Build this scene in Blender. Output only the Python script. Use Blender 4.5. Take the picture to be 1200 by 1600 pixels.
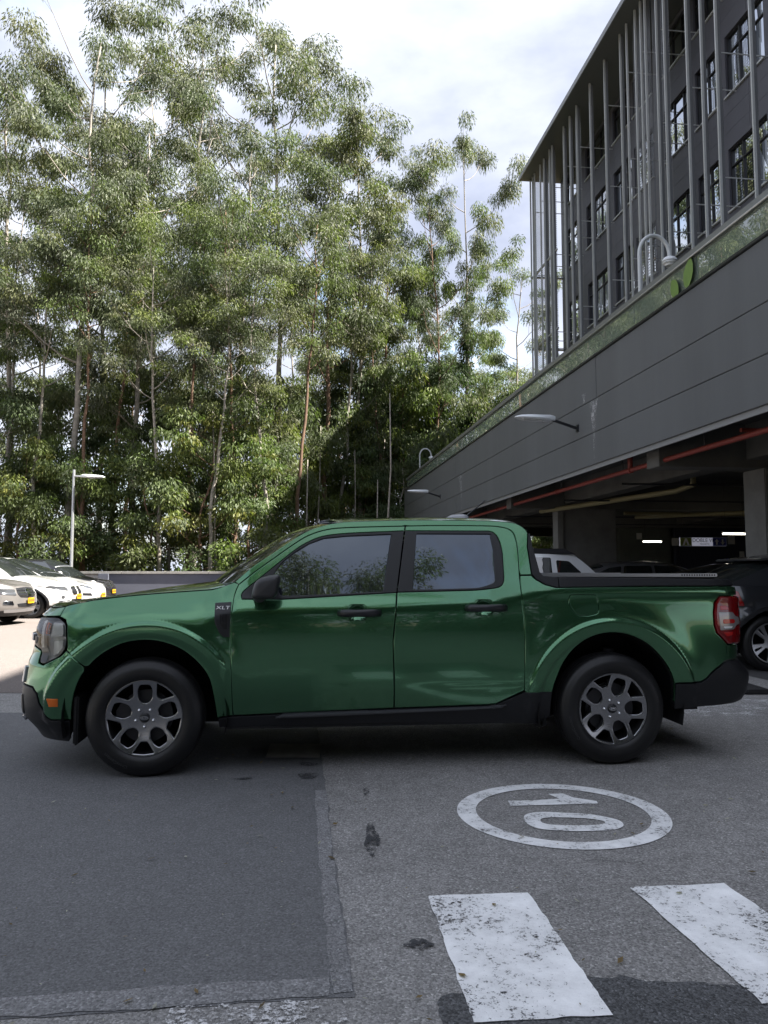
import bpy, bmesh, math, random
import numpy as np
from mathutils import Vector, Matrix
from mathutils.geometry import delaunay_2d_cdt
for _o in list(bpy.data.objects): bpy.data.objects.remove(_o)
SC = bpy.context.scene; COL = SC.collection
rad = math.radians
# ------------------------------------------------------------------ camera, sky, sun, exposure
cam = bpy.data.cameras.new('camera'); cam.sensor_fit = 'VERTICAL'; cam.sensor_height = 36; cam.sensor_width = 36
cam.lens = 27.0; cam.clip_end = 2000; cam.clip_start = .05
camo = bpy.data.objects.new('camera', cam); COL.objects.link(camo)
camo.location = (0, 0, 1.274); camo.rotation_euler = (rad(90 + 4.337), 0, 0)
SC.camera = camo
SUN_EL = 54.5; SUN_DIR = Vector((.983, -.185, 0)).normalized() * math.cos(rad(SUN_EL)) + Vector((0, 0, math.sin(rad(SUN_EL))))
SKY_STRENGTH = .10; SUN_STRENGTH = 5.0; EXPOSURE = 2.2
W = bpy.data.worlds.new('World'); SC.world = W; W.use_nodes = True
nt = W.node_tree; nt.nodes.clear()
def wn(t, **k):
    n = nt.nodes.new(t)
    for a, b in k.items(): setattr(n, a, b)
    return n
sky = wn('ShaderNodeTexSky'); sky.sky_type = 'NISHITA'; sky.sun_disc = False
sky.sun_elevation = rad(SUN_EL); sky.sun_rotation = math.atan2(SUN_DIR.x, SUN_DIR.y); sky.air_density = 1.2; sky.dust_density = 1.5
tc = wn('ShaderNodeTexCoord'); mp = wn('ShaderNodeMapping'); mp.inputs['Scale'].default_value = (1, 1, 2.2)
mp.inputs['Location'].default_value = (.35, .2, .1)
nz = wn('ShaderNodeTexNoise'); nz.inputs['Scale'].default_value = 2.3; nz.inputs['Detail'].default_value = 9; nz.inputs['Roughness'].default_value = .58
nz.inputs['Distortion'].default_value = .35
rp = wn('ShaderNodeValToRGB'); rp.color_ramp.elements[0].position = .30; rp.color_ramp.elements[1].position = .45
nz2 = wn('ShaderNodeTexNoise'); nz2.inputs['Scale'].default_value = 3.1; nz2.inputs['Detail'].default_value = 6; nz2.inputs['Roughness'].default_value = .55
rp2 = wn('ShaderNodeValToRGB')
rp2.color_ramp.elements[0].position = .36; rp2.color_ramp.elements[0].color = (1.45, 1.6, 2.05, 1)
rp2.color_ramp.elements[1].position = .68; rp2.color_ramp.elements[1].color = (2.7, 2.82, 3.15, 1)
mx = wn('ShaderNodeMix', data_type='RGBA'); bg = wn('ShaderNodeBackground'); ow = wn('ShaderNodeOutputWorld')
bg.inputs['Strength'].default_value = SKY_STRENGTH
L = nt.links.new
L(tc.outputs['Generated'], mp.inputs['Vector']); L(mp.outputs['Vector'], nz.inputs['Vector']); L(mp.outputs['Vector'], nz2.inputs['Vector'])
L(nz.outputs['Fac'], rp.inputs['Fac']); L(nz2.outputs['Fac'], rp2.inputs['Fac'])
L(rp.outputs['Color'], mx.inputs['Factor']); L(sky.outputs['Color'], mx.inputs['A']); L(rp2.outputs['Color'], mx.inputs['B'])
L(mx.outputs['Result'], bg.inputs['Color']); L(bg.outputs['Background'], ow.inputs['Surface'])
sl = bpy.data.lights.new('sun', 'SUN'); sl.energy = SUN_STRENGTH; sl.angle = rad(.53); sl.color = (1, .95, .87)
so = bpy.data.objects.new('sun', sl); COL.objects.link(so); so.location = (30, -20, 60)
so.rotation_euler = (-SUN_DIR).to_track_quat('-Z', 'Y').to_euler()
vs = SC.view_settings; vs.view_transform = 'Standard'; vs.look = 'None'; vs.exposure = EXPOSURE; vs.gamma = 1; vs.use_curve_mapping = False
SC.cycles.max_bounces = 8; SC.cycles.transparent_max_bounces = 16; SC.cycles.caustics_reflective = False; SC.cycles.caustics_refractive = False
SC.cycles.use_denoising = True

# ------------------------------------------------------------------ helpers
def tag(o, label=None, cat=None, group=None, kind=None):
    if label: o['label'] = label
    if cat: o['category'] = cat
    if group: o['group'] = group
    if kind: o['kind'] = kind
    return o
def empty(name, loc=(0, 0, 0), rz=0):
    o = bpy.data.objects.new(name, None); COL.objects.link(o); o.location = loc; o.rotation_euler = (0, 0, rz); return o
def link(name, me, mat=None, parent=None, **kw):
    o = bpy.data.objects.new(name, me); COL.objects.link(o)
    if mat is not None and not me.materials: me.materials.append(mat)
    if parent is not None: o.parent = parent
    return tag(o, **kw)
def copy_tree(o, parent=None):
    c = o.copy(); COL.objects.link(c); c.parent = parent
    for ch in list(o.children): copy_tree(ch, c)
    return c
def mesh(name, V, Fs, smooth=False):
    me = bpy.data.meshes.new(name); me.from_pydata([tuple(map(float, v)) for v in V], [], [tuple(map(int, f)) for f in Fs])
    if smooth: me.shade_smooth()
    me.update(); return me
def fast_mesh(name, V, Q, tint=None):
    V = np.asarray(V, np.float32); Q = np.asarray(Q, np.int32); k = Q.shape[1]
    me = bpy.data.meshes.new(name)
    me.vertices.add(len(V)); me.vertices.foreach_set('co', V.ravel())
    me.loops.add(Q.size); me.loops.foreach_set('vertex_index', Q.ravel())
    me.polygons.add(len(Q)); me.polygons.foreach_set('loop_start', np.arange(0, Q.size, k, dtype=np.int32))
    if tint is not None:
        a = me.attributes.new('tint', 'FLOAT_COLOR', 'FACE'); a.data.foreach_set('color', np.asarray(tint, np.float32).ravel())
    me.update(calc_edges=True); return me
class MB:
    """collects boxes, tubes and lathes into one mesh"""
    def __init__(s): s.V = []; s.F = []
    def add(s, V, F):
        n = len(s.V); s.V += [tuple(v) for v in V]; s.F += [tuple(i + n for i in f) for f in F]; return s
    def box(s, x0, x1, y0, y1, z0, z1):
        V = [(x, y, z) for z in (z0, z1) for y in (y0, y1) for x in (x0, x1)]
        return s.add(V, [(0, 2, 3, 1), (4, 5, 7, 6), (0, 1, 5, 4), (2, 6, 7, 3), (0, 4, 6, 2), (1, 3, 7, 5)])
    def prism(s, poly, y0, y1):
        """polygon in (x,z) extruded along y"""
        n = len(poly); V = [(p[0], y0, p[1]) for p in poly] + [(p[0], y1, p[1]) for p in poly]
        F = [tuple(range(n)), tuple(range(2 * n - 1, n - 1, -1))] + [(i, i + n, (i + 1) % n + n, (i + 1) % n) for i in range(n)]
        return s.add(V, F)
    def tube(s, P, R, k=8, cap=True):
        V, F = tube(P, R, k, cap); return s.add(V, F)
    def lathe(s, prof, c, axis='y', k=48):
        """profile (r, a): a along the axis"""
        V = []; F = []; n = len(prof)
        for i in range(k):
            a = 2 * math.pi * i / k
            for r, h in prof:
                x, z = r * math.cos(a), r * math.sin(a)
                V.append((c[0] + x, c[1] + h, c[2] + z) if axis == 'y' else ((c[0] + x, c[1] + z, c[2] + h) if axis == 'z' else (c[0] + h, c[1] + x, c[2] + z)))
        for i in range(k):
            for j in range(n - 1):
                F.append((i * n + j, i * n + j + 1, (i + 1) % k * n + j + 1, (i + 1) % k * n + j))
        return s.add(V, F)
    def build(s, name, mat, parent=None, smooth=False, bevel=0, angle=35, **kw):
        me = mesh(name, s.V, s.F)
        if bevel:
            bm = bmesh.new(); bm.from_mesh(me); bmesh.ops.recalc_face_normals(bm, faces=bm.faces)
            es = [e for e in bm.edges if len(e.link_faces) == 2 and e.calc_face_angle(0) > rad(25)]
            bmesh.ops.bevel(bm, geom=es, offset=bevel, segments=2, affect='EDGES', clamp_overlap=True); bm.to_mesh(me); bm.free()
        if smooth or bevel:
            me.shade_smooth(); me.set_sharp_from_angle(angle=rad(angle))
        return link(name, me, mat, parent, **kw)
def tube(P, R, k=8, cap=True):
    P = [Vector(p) for p in P]; n = len(P)
    if not hasattr(R, '__len__'): R = [R] * n
    V = []; F = []; up = None
    for i in range(n):
        d = (P[min(i + 1, n - 1)] - P[max(i - 1, 0)]).normalized()
        if up is None:
            up = Vector((0, 0, 1)) if abs(d.z) < .9 else Vector((1, 0, 0))
        a = d.cross(up)
        a = a.normalized() if a.length > 1e-6 else Vector((1, 0, 0)); b = a.cross(d).normalized(); up = b
        for j in range(k):
            t = 2 * math.pi * j / k; q = P[i] + (a * math.cos(t) + b * math.sin(t)) * R[i]; V.append(tuple(q))
    for i in range(n - 1):
        for j in range(k):
            F.append((i * k + j, i * k + (j + 1) % k, (i + 1) * k + (j + 1) % k, (i + 1) * k + j))
    if cap: F.append(tuple(range(k - 1, -1, -1))); F.append(tuple((n - 1) * k + j for j in range(k)))
    return V, F
def grid_mesh(name, G, smooth=True, flip=False):
    G = np.asarray(G, float); a, b = G.shape[:2]; F = []
    for i in range(a - 1):
        for j in range(b - 1):
            q = (i * b + j, (i + 1) * b + j, (i + 1) * b + j + 1, i * b + j + 1); F.append(q[::-1] if flip else q)
    return mesh(name, G.reshape(-1, 3), F, smooth)
def text_mesh(body, size, extrude=.0, spacing=1.0):
    cu = bpy.data.curves.new('t', 'FONT'); cu.body = body; cu.size = size; cu.extrude = extrude; cu.align_x = 'CENTER'; cu.align_y = 'CENTER'; cu.space_character = spacing
    o = bpy.data.objects.new('t', cu); COL.objects.link(o)
    me = bpy.data.meshes.new_from_object(o.evaluated_get(bpy.context.evaluated_depsgraph_get()))
    bpy.data.objects.remove(o); return me

# ------------------------------------------------------------------ materials
def M(name, col=(.5, .5, .5), rough=.5, metal=0., coat=0., spec=.5, var=0., vscale=8., bump=0., bscale=60., emit=None, alpha=1., trans=0., ior=1.45, coatr=.02):
    m = bpy.data.materials.new(name); m.use_nodes = True; t = m.node_tree; b = t.nodes['Principled BSDF']
    b.inputs['Base Color'].default_value = (*col, 1); b.inputs['Roughness'].default_value = rough; b.inputs['Metallic'].default_value = metal
    b.inputs['Coat Weight'].default_value = coat; b.inputs['Coat Roughness'].default_value = coatr; b.inputs['Specular IOR Level'].default_value = spec
    b.inputs['Transmission Weight'].default_value = trans; b.inputs['IOR'].default_value = ior; b.inputs['Alpha'].default_value = alpha
    if emit: b.inputs['Emission Color'].default_value = (*emit[0], 1); b.inputs['Emission Strength'].default_value = emit[1]
    if var or bump:
        tc = t.nodes.new('ShaderNodeTexCoord'); n = t.nodes.new('ShaderNodeTexNoise'); n.inputs['Scale'].default_value = vscale; n.inputs['Detail'].default_value = 6
        n.inputs['Roughness'].default_value = .65
        t.links.new(tc.outputs['Object'], n.inputs['Vector'])
    if var:
        mr = t.nodes.new('ShaderNodeMapRange'); mr.inputs[1].default_value = .25; mr.inputs[2].default_value = .75; mr.inputs[3].default_value = 1 - var; mr.inputs[4].default_value = 1 + var
        mu = t.nodes.new('ShaderNodeMix'); mu.data_type = 'RGBA'; mu.blend_type = 'MULTIPLY'; mu.inputs['Factor'].default_value = 1; mu.inputs['A'].default_value = (*col, 1)
        t.links.new(n.outputs['Fac'], mr.inputs[0]); t.links.new(mr.outputs[0], mu.inputs['B']); t.links.new(mu.outputs['Result'], b.inputs['Base Color'])
    if bump:
        n2 = t.nodes.new('ShaderNodeTexNoise'); n2.inputs['Scale'].default_value = bscale; n2.inputs['Detail'].default_value = 5; t.links.new(tc.outputs['Object'], n2.inputs['Vector'])
        bu = t.nodes.new('ShaderNodeBump'); bu.inputs['Strength'].default_value = bump; bu.inputs['Distance'].default_value = .01
        t.links.new(n2.outputs['Fac'], bu.inputs['Height']); t.links.new(bu.outputs['Normal'], b.inputs['Normal'])
    return m
def N(t, typ, **k):
    n = t.nodes.new(typ)
    for a, b in k.items():
        if a in n.inputs: n.inputs[a].default_value = b
        else: setattr(n, a, b)
    return n
def asphalt(name, c0, c1, stones=.5, warm=(1, 1, 1), seed=0, big=.5, rough=.85, blot=.35, relief=.6):
    m = bpy.data.materials.new(name); m.use_nodes = True; t = m.node_tree; b = t.nodes['Principled BSDF']; K = t.links.new
    tc = N(t, 'ShaderNodeTexCoord'); mp = N(t, 'ShaderNodeMapping'); mp.inputs['Location'].default_value = (seed * 3.1, seed * 1.7, 0); K(tc.outputs['Object'], mp.inputs['Vector'])
    v = mp.outputs['Vector']
    n1 = N(t, 'ShaderNodeTexNoise', Scale=big, Detail=8., Roughness=.62); K(v, n1.inputs['Vector'])
    n2 = N(t, 'ShaderNodeTexNoise', Scale=7., Detail=8., Roughness=.75); K(v, n2.inputs['Vector'])
    n3 = N(t, 'ShaderNodeTexNoise', Scale=95., Detail=4., Roughness=.8); K(v, n3.inputs['Vector'])
    vo = N(t, 'ShaderNodeTexVoronoi', Scale=135.); vo.inputs['Randomness'].default_value = 1; K(v, vo.inputs['Vector'])
    a = N(t, 'ShaderNodeMath', operation='MULTIPLY_ADD'); a.inputs[1].default_value = .5; K(n1.outputs['Fac'], a.inputs[0])
    a2 = N(t, 'ShaderNodeMath', operation='MULTIPLY'); a2.inputs[1].default_value = .5; K(n2.outputs['Fac'], a2.inputs[0]); K(a2.outputs[0], a.inputs[2])
    r = N(t, 'ShaderNodeMapRange'); r.inputs[1].default_value = .5 - blot * .5; r.inputs[2].default_value = .5 + blot * .5; K(a.outputs[0], r.inputs[0])
    mx = N(t, 'ShaderNodeMix', data_type='RGBA'); mx.inputs['A'].default_value = (*[c0 * w for w in warm], 1); mx.inputs['B'].default_value = (*[c1 * w for w in warm], 1); K(r.outputs[0], mx.inputs['Factor'])
    # stones: each cell its own shade
    sp = N(t, 'ShaderNodeSeparateColor'); K(vo.outputs['Color'], sp.inputs[0])
    r2 = N(t, 'ShaderNodeMapRange'); r2.inputs[1].default_value = .0; r2.inputs[2].default_value = 1.; r2.inputs[3].default_value = 1 - stones; r2.inputs[4].default_value = 1 + stones; K(sp.outputs[0], r2.inputs[0])
    st = N(t, 'ShaderNodeMath', operation='GREATER_THAN'); st.inputs[1].default_value = .93; K(sp.outputs[1], st.inputs[0])
    r3 = N(t, 'ShaderNodeMath', operation='MULTIPLY_ADD'); r3.inputs[1].default_value = 1.6 * stones; K(st.outputs[0], r3.inputs[0]); K(r2.outputs[0], r3.inputs[2])
    r4 = N(t, 'ShaderNodeMapRange'); r4.inputs[1].default_value = .3; r4.inputs[2].default_value = .7; r4.inputs[3].default_value = .6; r4.inputs[4].default_value = 1.4; K(n3.outputs['Fac'], r4.inputs[0])
    mm = N(t, 'ShaderNodeMath', operation='MULTIPLY'); K(r3.outputs[0], mm.inputs[0]); K(r4.outputs[0], mm.inputs[1])
    mu = N(t, 'ShaderNodeMix', data_type='RGBA', blend_type='MULTIPLY'); mu.inputs['Factor'].default_value = 1; K(mx.outputs['Result'], mu.inputs['A']); K(mm.outputs[0], mu.inputs['B'])
    K(mu.outputs['Result'], b.inputs['Base Color']); b.inputs['Roughness'].default_value = rough; b.inputs['Specular IOR Level'].default_value = .35
    ad = N(t, 'ShaderNodeMath', operation='MULTIPLY_ADD'); ad.inputs[1].default_value = -.8; K(vo.outputs['Distance'], ad.inputs[0]); K(n3.outputs['Fac'], ad.inputs[2])
    bu = N(t, 'ShaderNodeBump'); bu.inputs['Strength'].default_value = relief; bu.inputs['Distance'].default_value = .005; K(ad.outputs[0], bu.inputs['Height']); K(bu.outputs['Normal'], b.inputs['Normal'])
    return m
def paint_mark(name, wear=.42, col=(.62, .63, .63), seed=0, scale=5.):
    """worn road paint: holes let the asphalt under it show"""
    m = bpy.data.materials.new(name); m.use_nodes = True; t = m.node_tree; b = t.nodes['Principled BSDF']; K = t.links.new
    tc = N(t, 'ShaderNodeTexCoord'); mp = N(t, 'ShaderNodeMapping'); mp.inputs['Location'].default_value = (seed * 2.3, seed, seed); K(tc.outputs['Object'], mp.inputs['Vector'])
    v = mp.outputs['Vector']
    n1 = N(t, 'ShaderNodeTexNoise', Scale=scale, Detail=10., Roughness=.72); K(v, n1.inputs['Vector'])
    n2 = N(t, 'ShaderNodeTexNoise', Scale=70., Detail=5., Roughness=.75); K(v, n2.inputs['Vector'])
    vo = N(t, 'ShaderNodeTexVoronoi', Scale=5., feature='DISTANCE_TO_EDGE'); K(v, vo.inputs['Vector'])
    a = N(t, 'ShaderNodeMath', operation='MULTIPLY_ADD'); a.inputs[1].default_value = .55; K(n2.outputs['Fac'], a.inputs[0])
    a1 = N(t, 'ShaderNodeMath', operation='MULTIPLY'); a1.inputs[1].default_value = .45; K(n1.outputs['Fac'], a1.inputs[0]); K(a1.outputs[0], a.inputs[2])
    g = N(t, 'ShaderNodeMapRange'); g.inputs[1].default_value = wear - .012; g.inputs[2].default_value = wear + .02; K(a.outputs[0], g.inputs[0])
    c = N(t, 'ShaderNodeMapRange'); c.inputs[1].default_value = .35; c.inputs[2].default_value = .65; c.inputs[3].default_value = .72; c.inputs[4].default_value = 1.12; K(n1.outputs['Fac'], c.inputs[0])
    mu = N(t, 'ShaderNodeMix', data_type='RGBA', blend_type='MULTIPLY'); mu.inputs['Factor'].default_value = 1; mu.inputs['A'].default_value = (*col, 1); K(c.outputs[0], mu.inputs['B'])
    K(mu.outputs['Result'], b.inputs['Base Color']); K(g.outputs[0], b.inputs['Alpha']); b.inputs['Roughness'].default_value = .75
    bu = N(t, 'ShaderNodeBump'); bu.inputs['Strength'].default_value = .5; bu.inputs['Distance'].default_value = .004; K(n2.outputs['Fac'], bu.inputs['Height']); K(bu.outputs['Normal'], b.inputs['Normal'])
    return m
def leaf_mat(name, transl=.35):
    m = bpy.data.materials.new(name); m.use_nodes = True; t = m.node_tree; b = t.nodes['Principled BSDF']; K = t.links.new; out = t.nodes['Material Output']
    at = N(t, 'ShaderNodeAttribute', attribute_name='tint'); oi = N(t, 'ShaderNodeObjectInfo')
    hs = N(t, 'ShaderNodeHueSaturation'); r = N(t, 'ShaderNodeMapRange'); r.inputs[3].default_value = .482; r.inputs[4].default_value = .512; K(oi.outputs['Random'], r.inputs[0])
    K(at.outputs['Color'], hs.inputs['Color']); K(r.outputs[0], hs.inputs['Hue'])
    K(hs.outputs['Color'], b.inputs['Base Color']); b.inputs['Roughness'].default_value = .55; b.inputs['Specular IOR Level'].default_value = .3
    tr = N(t, 'ShaderNodeBsdfTranslucent'); mu = N(t, 'ShaderNodeMix', data_type='RGBA', blend_type='MULTIPLY'); mu.inputs['Factor'].default_value = 1; mu.inputs['B'].default_value = (1.1, 1.3, .6, 1)
    K(hs.outputs['Color'], mu.inputs['A']); K(mu.outputs['Result'], tr.inputs['Color'])
    ms = N(t, 'ShaderNodeMixShader'); ms.inputs[0].default_value = transl; K(b.outputs[0], ms.inputs[1]); K(tr.outputs[0], ms.inputs[2]); K(ms.outputs[0], out.inputs['Surface'])
    return m
def glass_film(name, refl=.5, tint=(.012, .014, .017), col=(.8, .87, 1.)):
    """dark privacy glass with a mirror-like film"""
    m = bpy.data.materials.new(name); m.use_nodes = True; t = m.node_tree; K = t.links.new; out = t.nodes['Material Output']; b = t.nodes['Principled BSDF']
    b.inputs['Base Color'].default_value = (*tint, 1); b.inputs['Roughness'].default_value = .04
    g = N(t, 'ShaderNodeBsdfGlossy'); g.inputs['Roughness'].default_value = .0; g.inputs['Color'].default_value = (*col, 1)
    ms = N(t, 'ShaderNodeMixShader'); ms.inputs[0].default_value = refl; K(b.outputs[0], ms.inputs[1]); K(g.outputs[0], ms.inputs[2]); K(ms.outputs[0], out.inputs['Surface'])
    return m
def clear_glass(name, tint=(.8, .9, .86), refl=.12, fres=1.5):
    """thin pane: see-through plus mirror reflection by Fresnel"""
    m = bpy.data.materials.new(name); m.use_nodes = True; t = m.node_tree; K = t.links.new; out = t.nodes['Material Output']; t.nodes.remove(t.nodes['Principled BSDF'])
    g = N(t, 'ShaderNodeBsdfGlossy'); g.inputs['Roughness'].default_value = .01; tr = N(t, 'ShaderNodeBsdfTransparent'); tr.inputs['Color'].default_value = (*tint, 1)
    f = N(t, 'ShaderNodeFresnel'); f.inputs['IOR'].default_value = fres; a = N(t, 'ShaderNodeMath', operation='ADD', use_clamp=True); a.inputs[1].default_value = refl; K(f.outputs[0], a.inputs[0])
    ms = N(t, 'ShaderNodeMixShader'); K(a.outputs[0], ms.inputs[0]); K(tr.outputs[0], ms.inputs[1]); K(g.outputs[0], ms.inputs[2]); K(ms.outputs[0], out.inputs['Surface'])
    return m
def painted_haze(m, amount, col):  # mixes in a flat diffuse colour that imitates reflected brightness and haze
    t = m.node_tree; out = t.nodes['Material Output']; src = out.inputs['Surface'].links[0].from_socket
    d = N(t, 'ShaderNodeBsdfDiffuse'); d.inputs['Color'].default_value = (*col, 1); ms = N(t, 'ShaderNodeMixShader'); ms.inputs[0].default_value = amount
    t.links.new(src, ms.inputs[1]); t.links.new(d.outputs[0], ms.inputs[2]); t.links.new(ms.outputs[0], out.inputs['Surface']); return m
def streaky(m, sc):
    t = m.node_tree; tc = next(n for n in t.nodes if n.type == 'TEX_COORD'); nz = next(n for n in t.nodes if n.type == 'TEX_NOISE')
    mp = N(t, 'ShaderNodeMapping'); mp.inputs['Scale'].default_value = sc; t.links.new(tc.outputs['Object'], mp.inputs['Vector']); t.links.new(mp.outputs['Vector'], nz.inputs['Vector']); return m
def mesh_screen_mat(name, col=(.33, .34, .36), sx=14., sz=14., hole=.34):
    """perforated metal sheet"""
    m = bpy.data.materials.new(name); m.use_nodes = True; t = m.node_tree; K = t.links.new; b = t.nodes['Principled BSDF']
    b.inputs['Base Color'].default_value = (*col, 1); b.inputs['Metallic'].default_value = .6; b.inputs['Roughness'].default_value = .45
    tc = N(t, 'ShaderNodeTexCoord'); mp = N(t, 'ShaderNodeMapping'); mp.inputs['Scale'].default_value = (sx, sx, sz); K(tc.outputs['Object'], mp.inputs['Vector'])
    sp = N(t, 'ShaderNodeSeparateXYZ'); K(mp.outputs['Vector'], sp.inputs[0])
    outs = []
    for k in ('X', 'Z'):
        fr = N(t, 'ShaderNodeMath', operation='FRACT'); K(sp.outputs[k], fr.inputs[0])
        su = N(t, 'ShaderNodeMath', operation='SUBTRACT'); su.inputs[1].default_value = .5; K(fr.outputs[0], su.inputs[0])
        ab = N(t, 'ShaderNodeMath', operation='ABSOLUTE'); K(su.outputs[0], ab.inputs[0]); outs.append(ab)
    mxm = N(t, 'ShaderNodeMath', operation='MAXIMUM'); K(outs[0].outputs[0], mxm.inputs[0]); K(outs[1].outputs[0], mxm.inputs[1])
    gt = N(t, 'ShaderNodeMath', operation='GREATER_THAN'); gt.inputs[1].default_value = hole; K(mxm.outputs[0], gt.inputs[0]); K(gt.outputs[0], b.inputs['Alpha'])
    return m
# ------------------------------------------------------------------ panels: an outline in (u,v) laid on a curved surface, with rounded edge and return flange
def resample(P, h, closed=True):
    P = np.asarray(P, float); out = []
    n = len(P)
    for i in range(n if closed else n - 1):
        a, b = P[i], P[(i + 1) % n]; k = max(1, int(math.ceil(np.linalg.norm(b - a) / h)))
        for j in range(k): out.append(a + (b - a) * j / k)
    if not closed: out.append(P[-1])
    return np.array(out)
def cr(P, n=5, closed=False):
    """Catmull-Rom through the points"""
    P = np.asarray(P, float); m = len(P); out = []
    for i in range(m if closed else m - 1):
        g = lambda k: P[k % m] if closed else P[min(max(k, 0), m - 1)]
        p0, p1, p2, p3 = g(i - 1), g(i), g(i + 1), g(i + 2)
        for j in range(n):
            t = j / n
            out.append(.5 * (2 * p1 + (p2 - p0) * t + (2 * p0 - 5 * p1 + 4 * p2 - p3) * t * t + (3 * p1 - p0 - 3 * p2 + p3) * t ** 3))
    if not closed: out.append(P[-1])
    return [tuple(p) for p in out]
def rounded(P, r, n=4):
    """polygon with rounded corners; r a number or one per corner"""
    P = [np.array(p, float) for p in P]; m = len(P); out = []
    for i in range(m):
        rr = r[i] if hasattr(r, '__len__') else r
        a, b, c = P[i - 1], P[i], P[(i + 1) % m]; d1 = a - b; d2 = c - b; l1 = np.linalg.norm(d1); l2 = np.linalg.norm(d2)
        q = min(rr, l1 * .48, l2 * .48)
        if q < 1e-5: out.append(tuple(b)); continue
        s, e = b + d1 / l1 * q, b + d2 / l2 * q
        for j in range(n + 1):
            t = j / n; out.append(tuple((1 - t) ** 2 * s + 2 * t * (1 - t) * b + t * t * e))
    return out
def area2(P):
    P = np.asarray(P); x, y = P[:, 0], P[:, 1]; return float(np.sum(x * np.roll(y, -1) - np.roll(x, -1) * y))
def offset(P, d):
    """move a CCW loop inward by d"""
    P = np.asarray(P, float); e = np.roll(P, -1, 0) - P; e /= np.maximum(np.linalg.norm(e, axis=1, keepdims=True), 1e-9)
    nrm = np.stack([-e[:, 1], e[:, 0]], 1); n0 = np.roll(nrm, 1, 0); b = nrm + n0; l2 = np.maximum((b * b).sum(1, keepdims=True), .8)
    return P + b * (2 * d / l2), -(b / np.maximum(np.linalg.norm(b, axis=1, keepdims=True), 1e-9))
def inside(Q, P):
    Q = np.asarray(Q); P = np.asarray(P); x, y = Q[:, 0], Q[:, 1]; r = np.zeros(len(Q), bool); n = len(P)
    for i in range(n):
        x1, y1 = P[i]; x2, y2 = P[(i + 1) % n]
        if y1 == y2: continue
        c = ((y1 > y) != (y2 > y)) & (x < (x2 - x1) * (y - y1) / (y2 - y1) + x1); r ^= c
    return r
def segdist(Q, P):
    d = np.full(len(Q), 1e9); n = len(P)
    for i in range(n):
        a = P[i]; b = P[(i + 1) % n]; ab = b - a; L2 = max(float(ab @ ab), 1e-12); t = np.clip(((Q - a) @ ab) / L2, 0, 1)
        d = np.minimum(d, np.linalg.norm(Q - a - t[:, None] * ab, axis=1))
    return d
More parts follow.
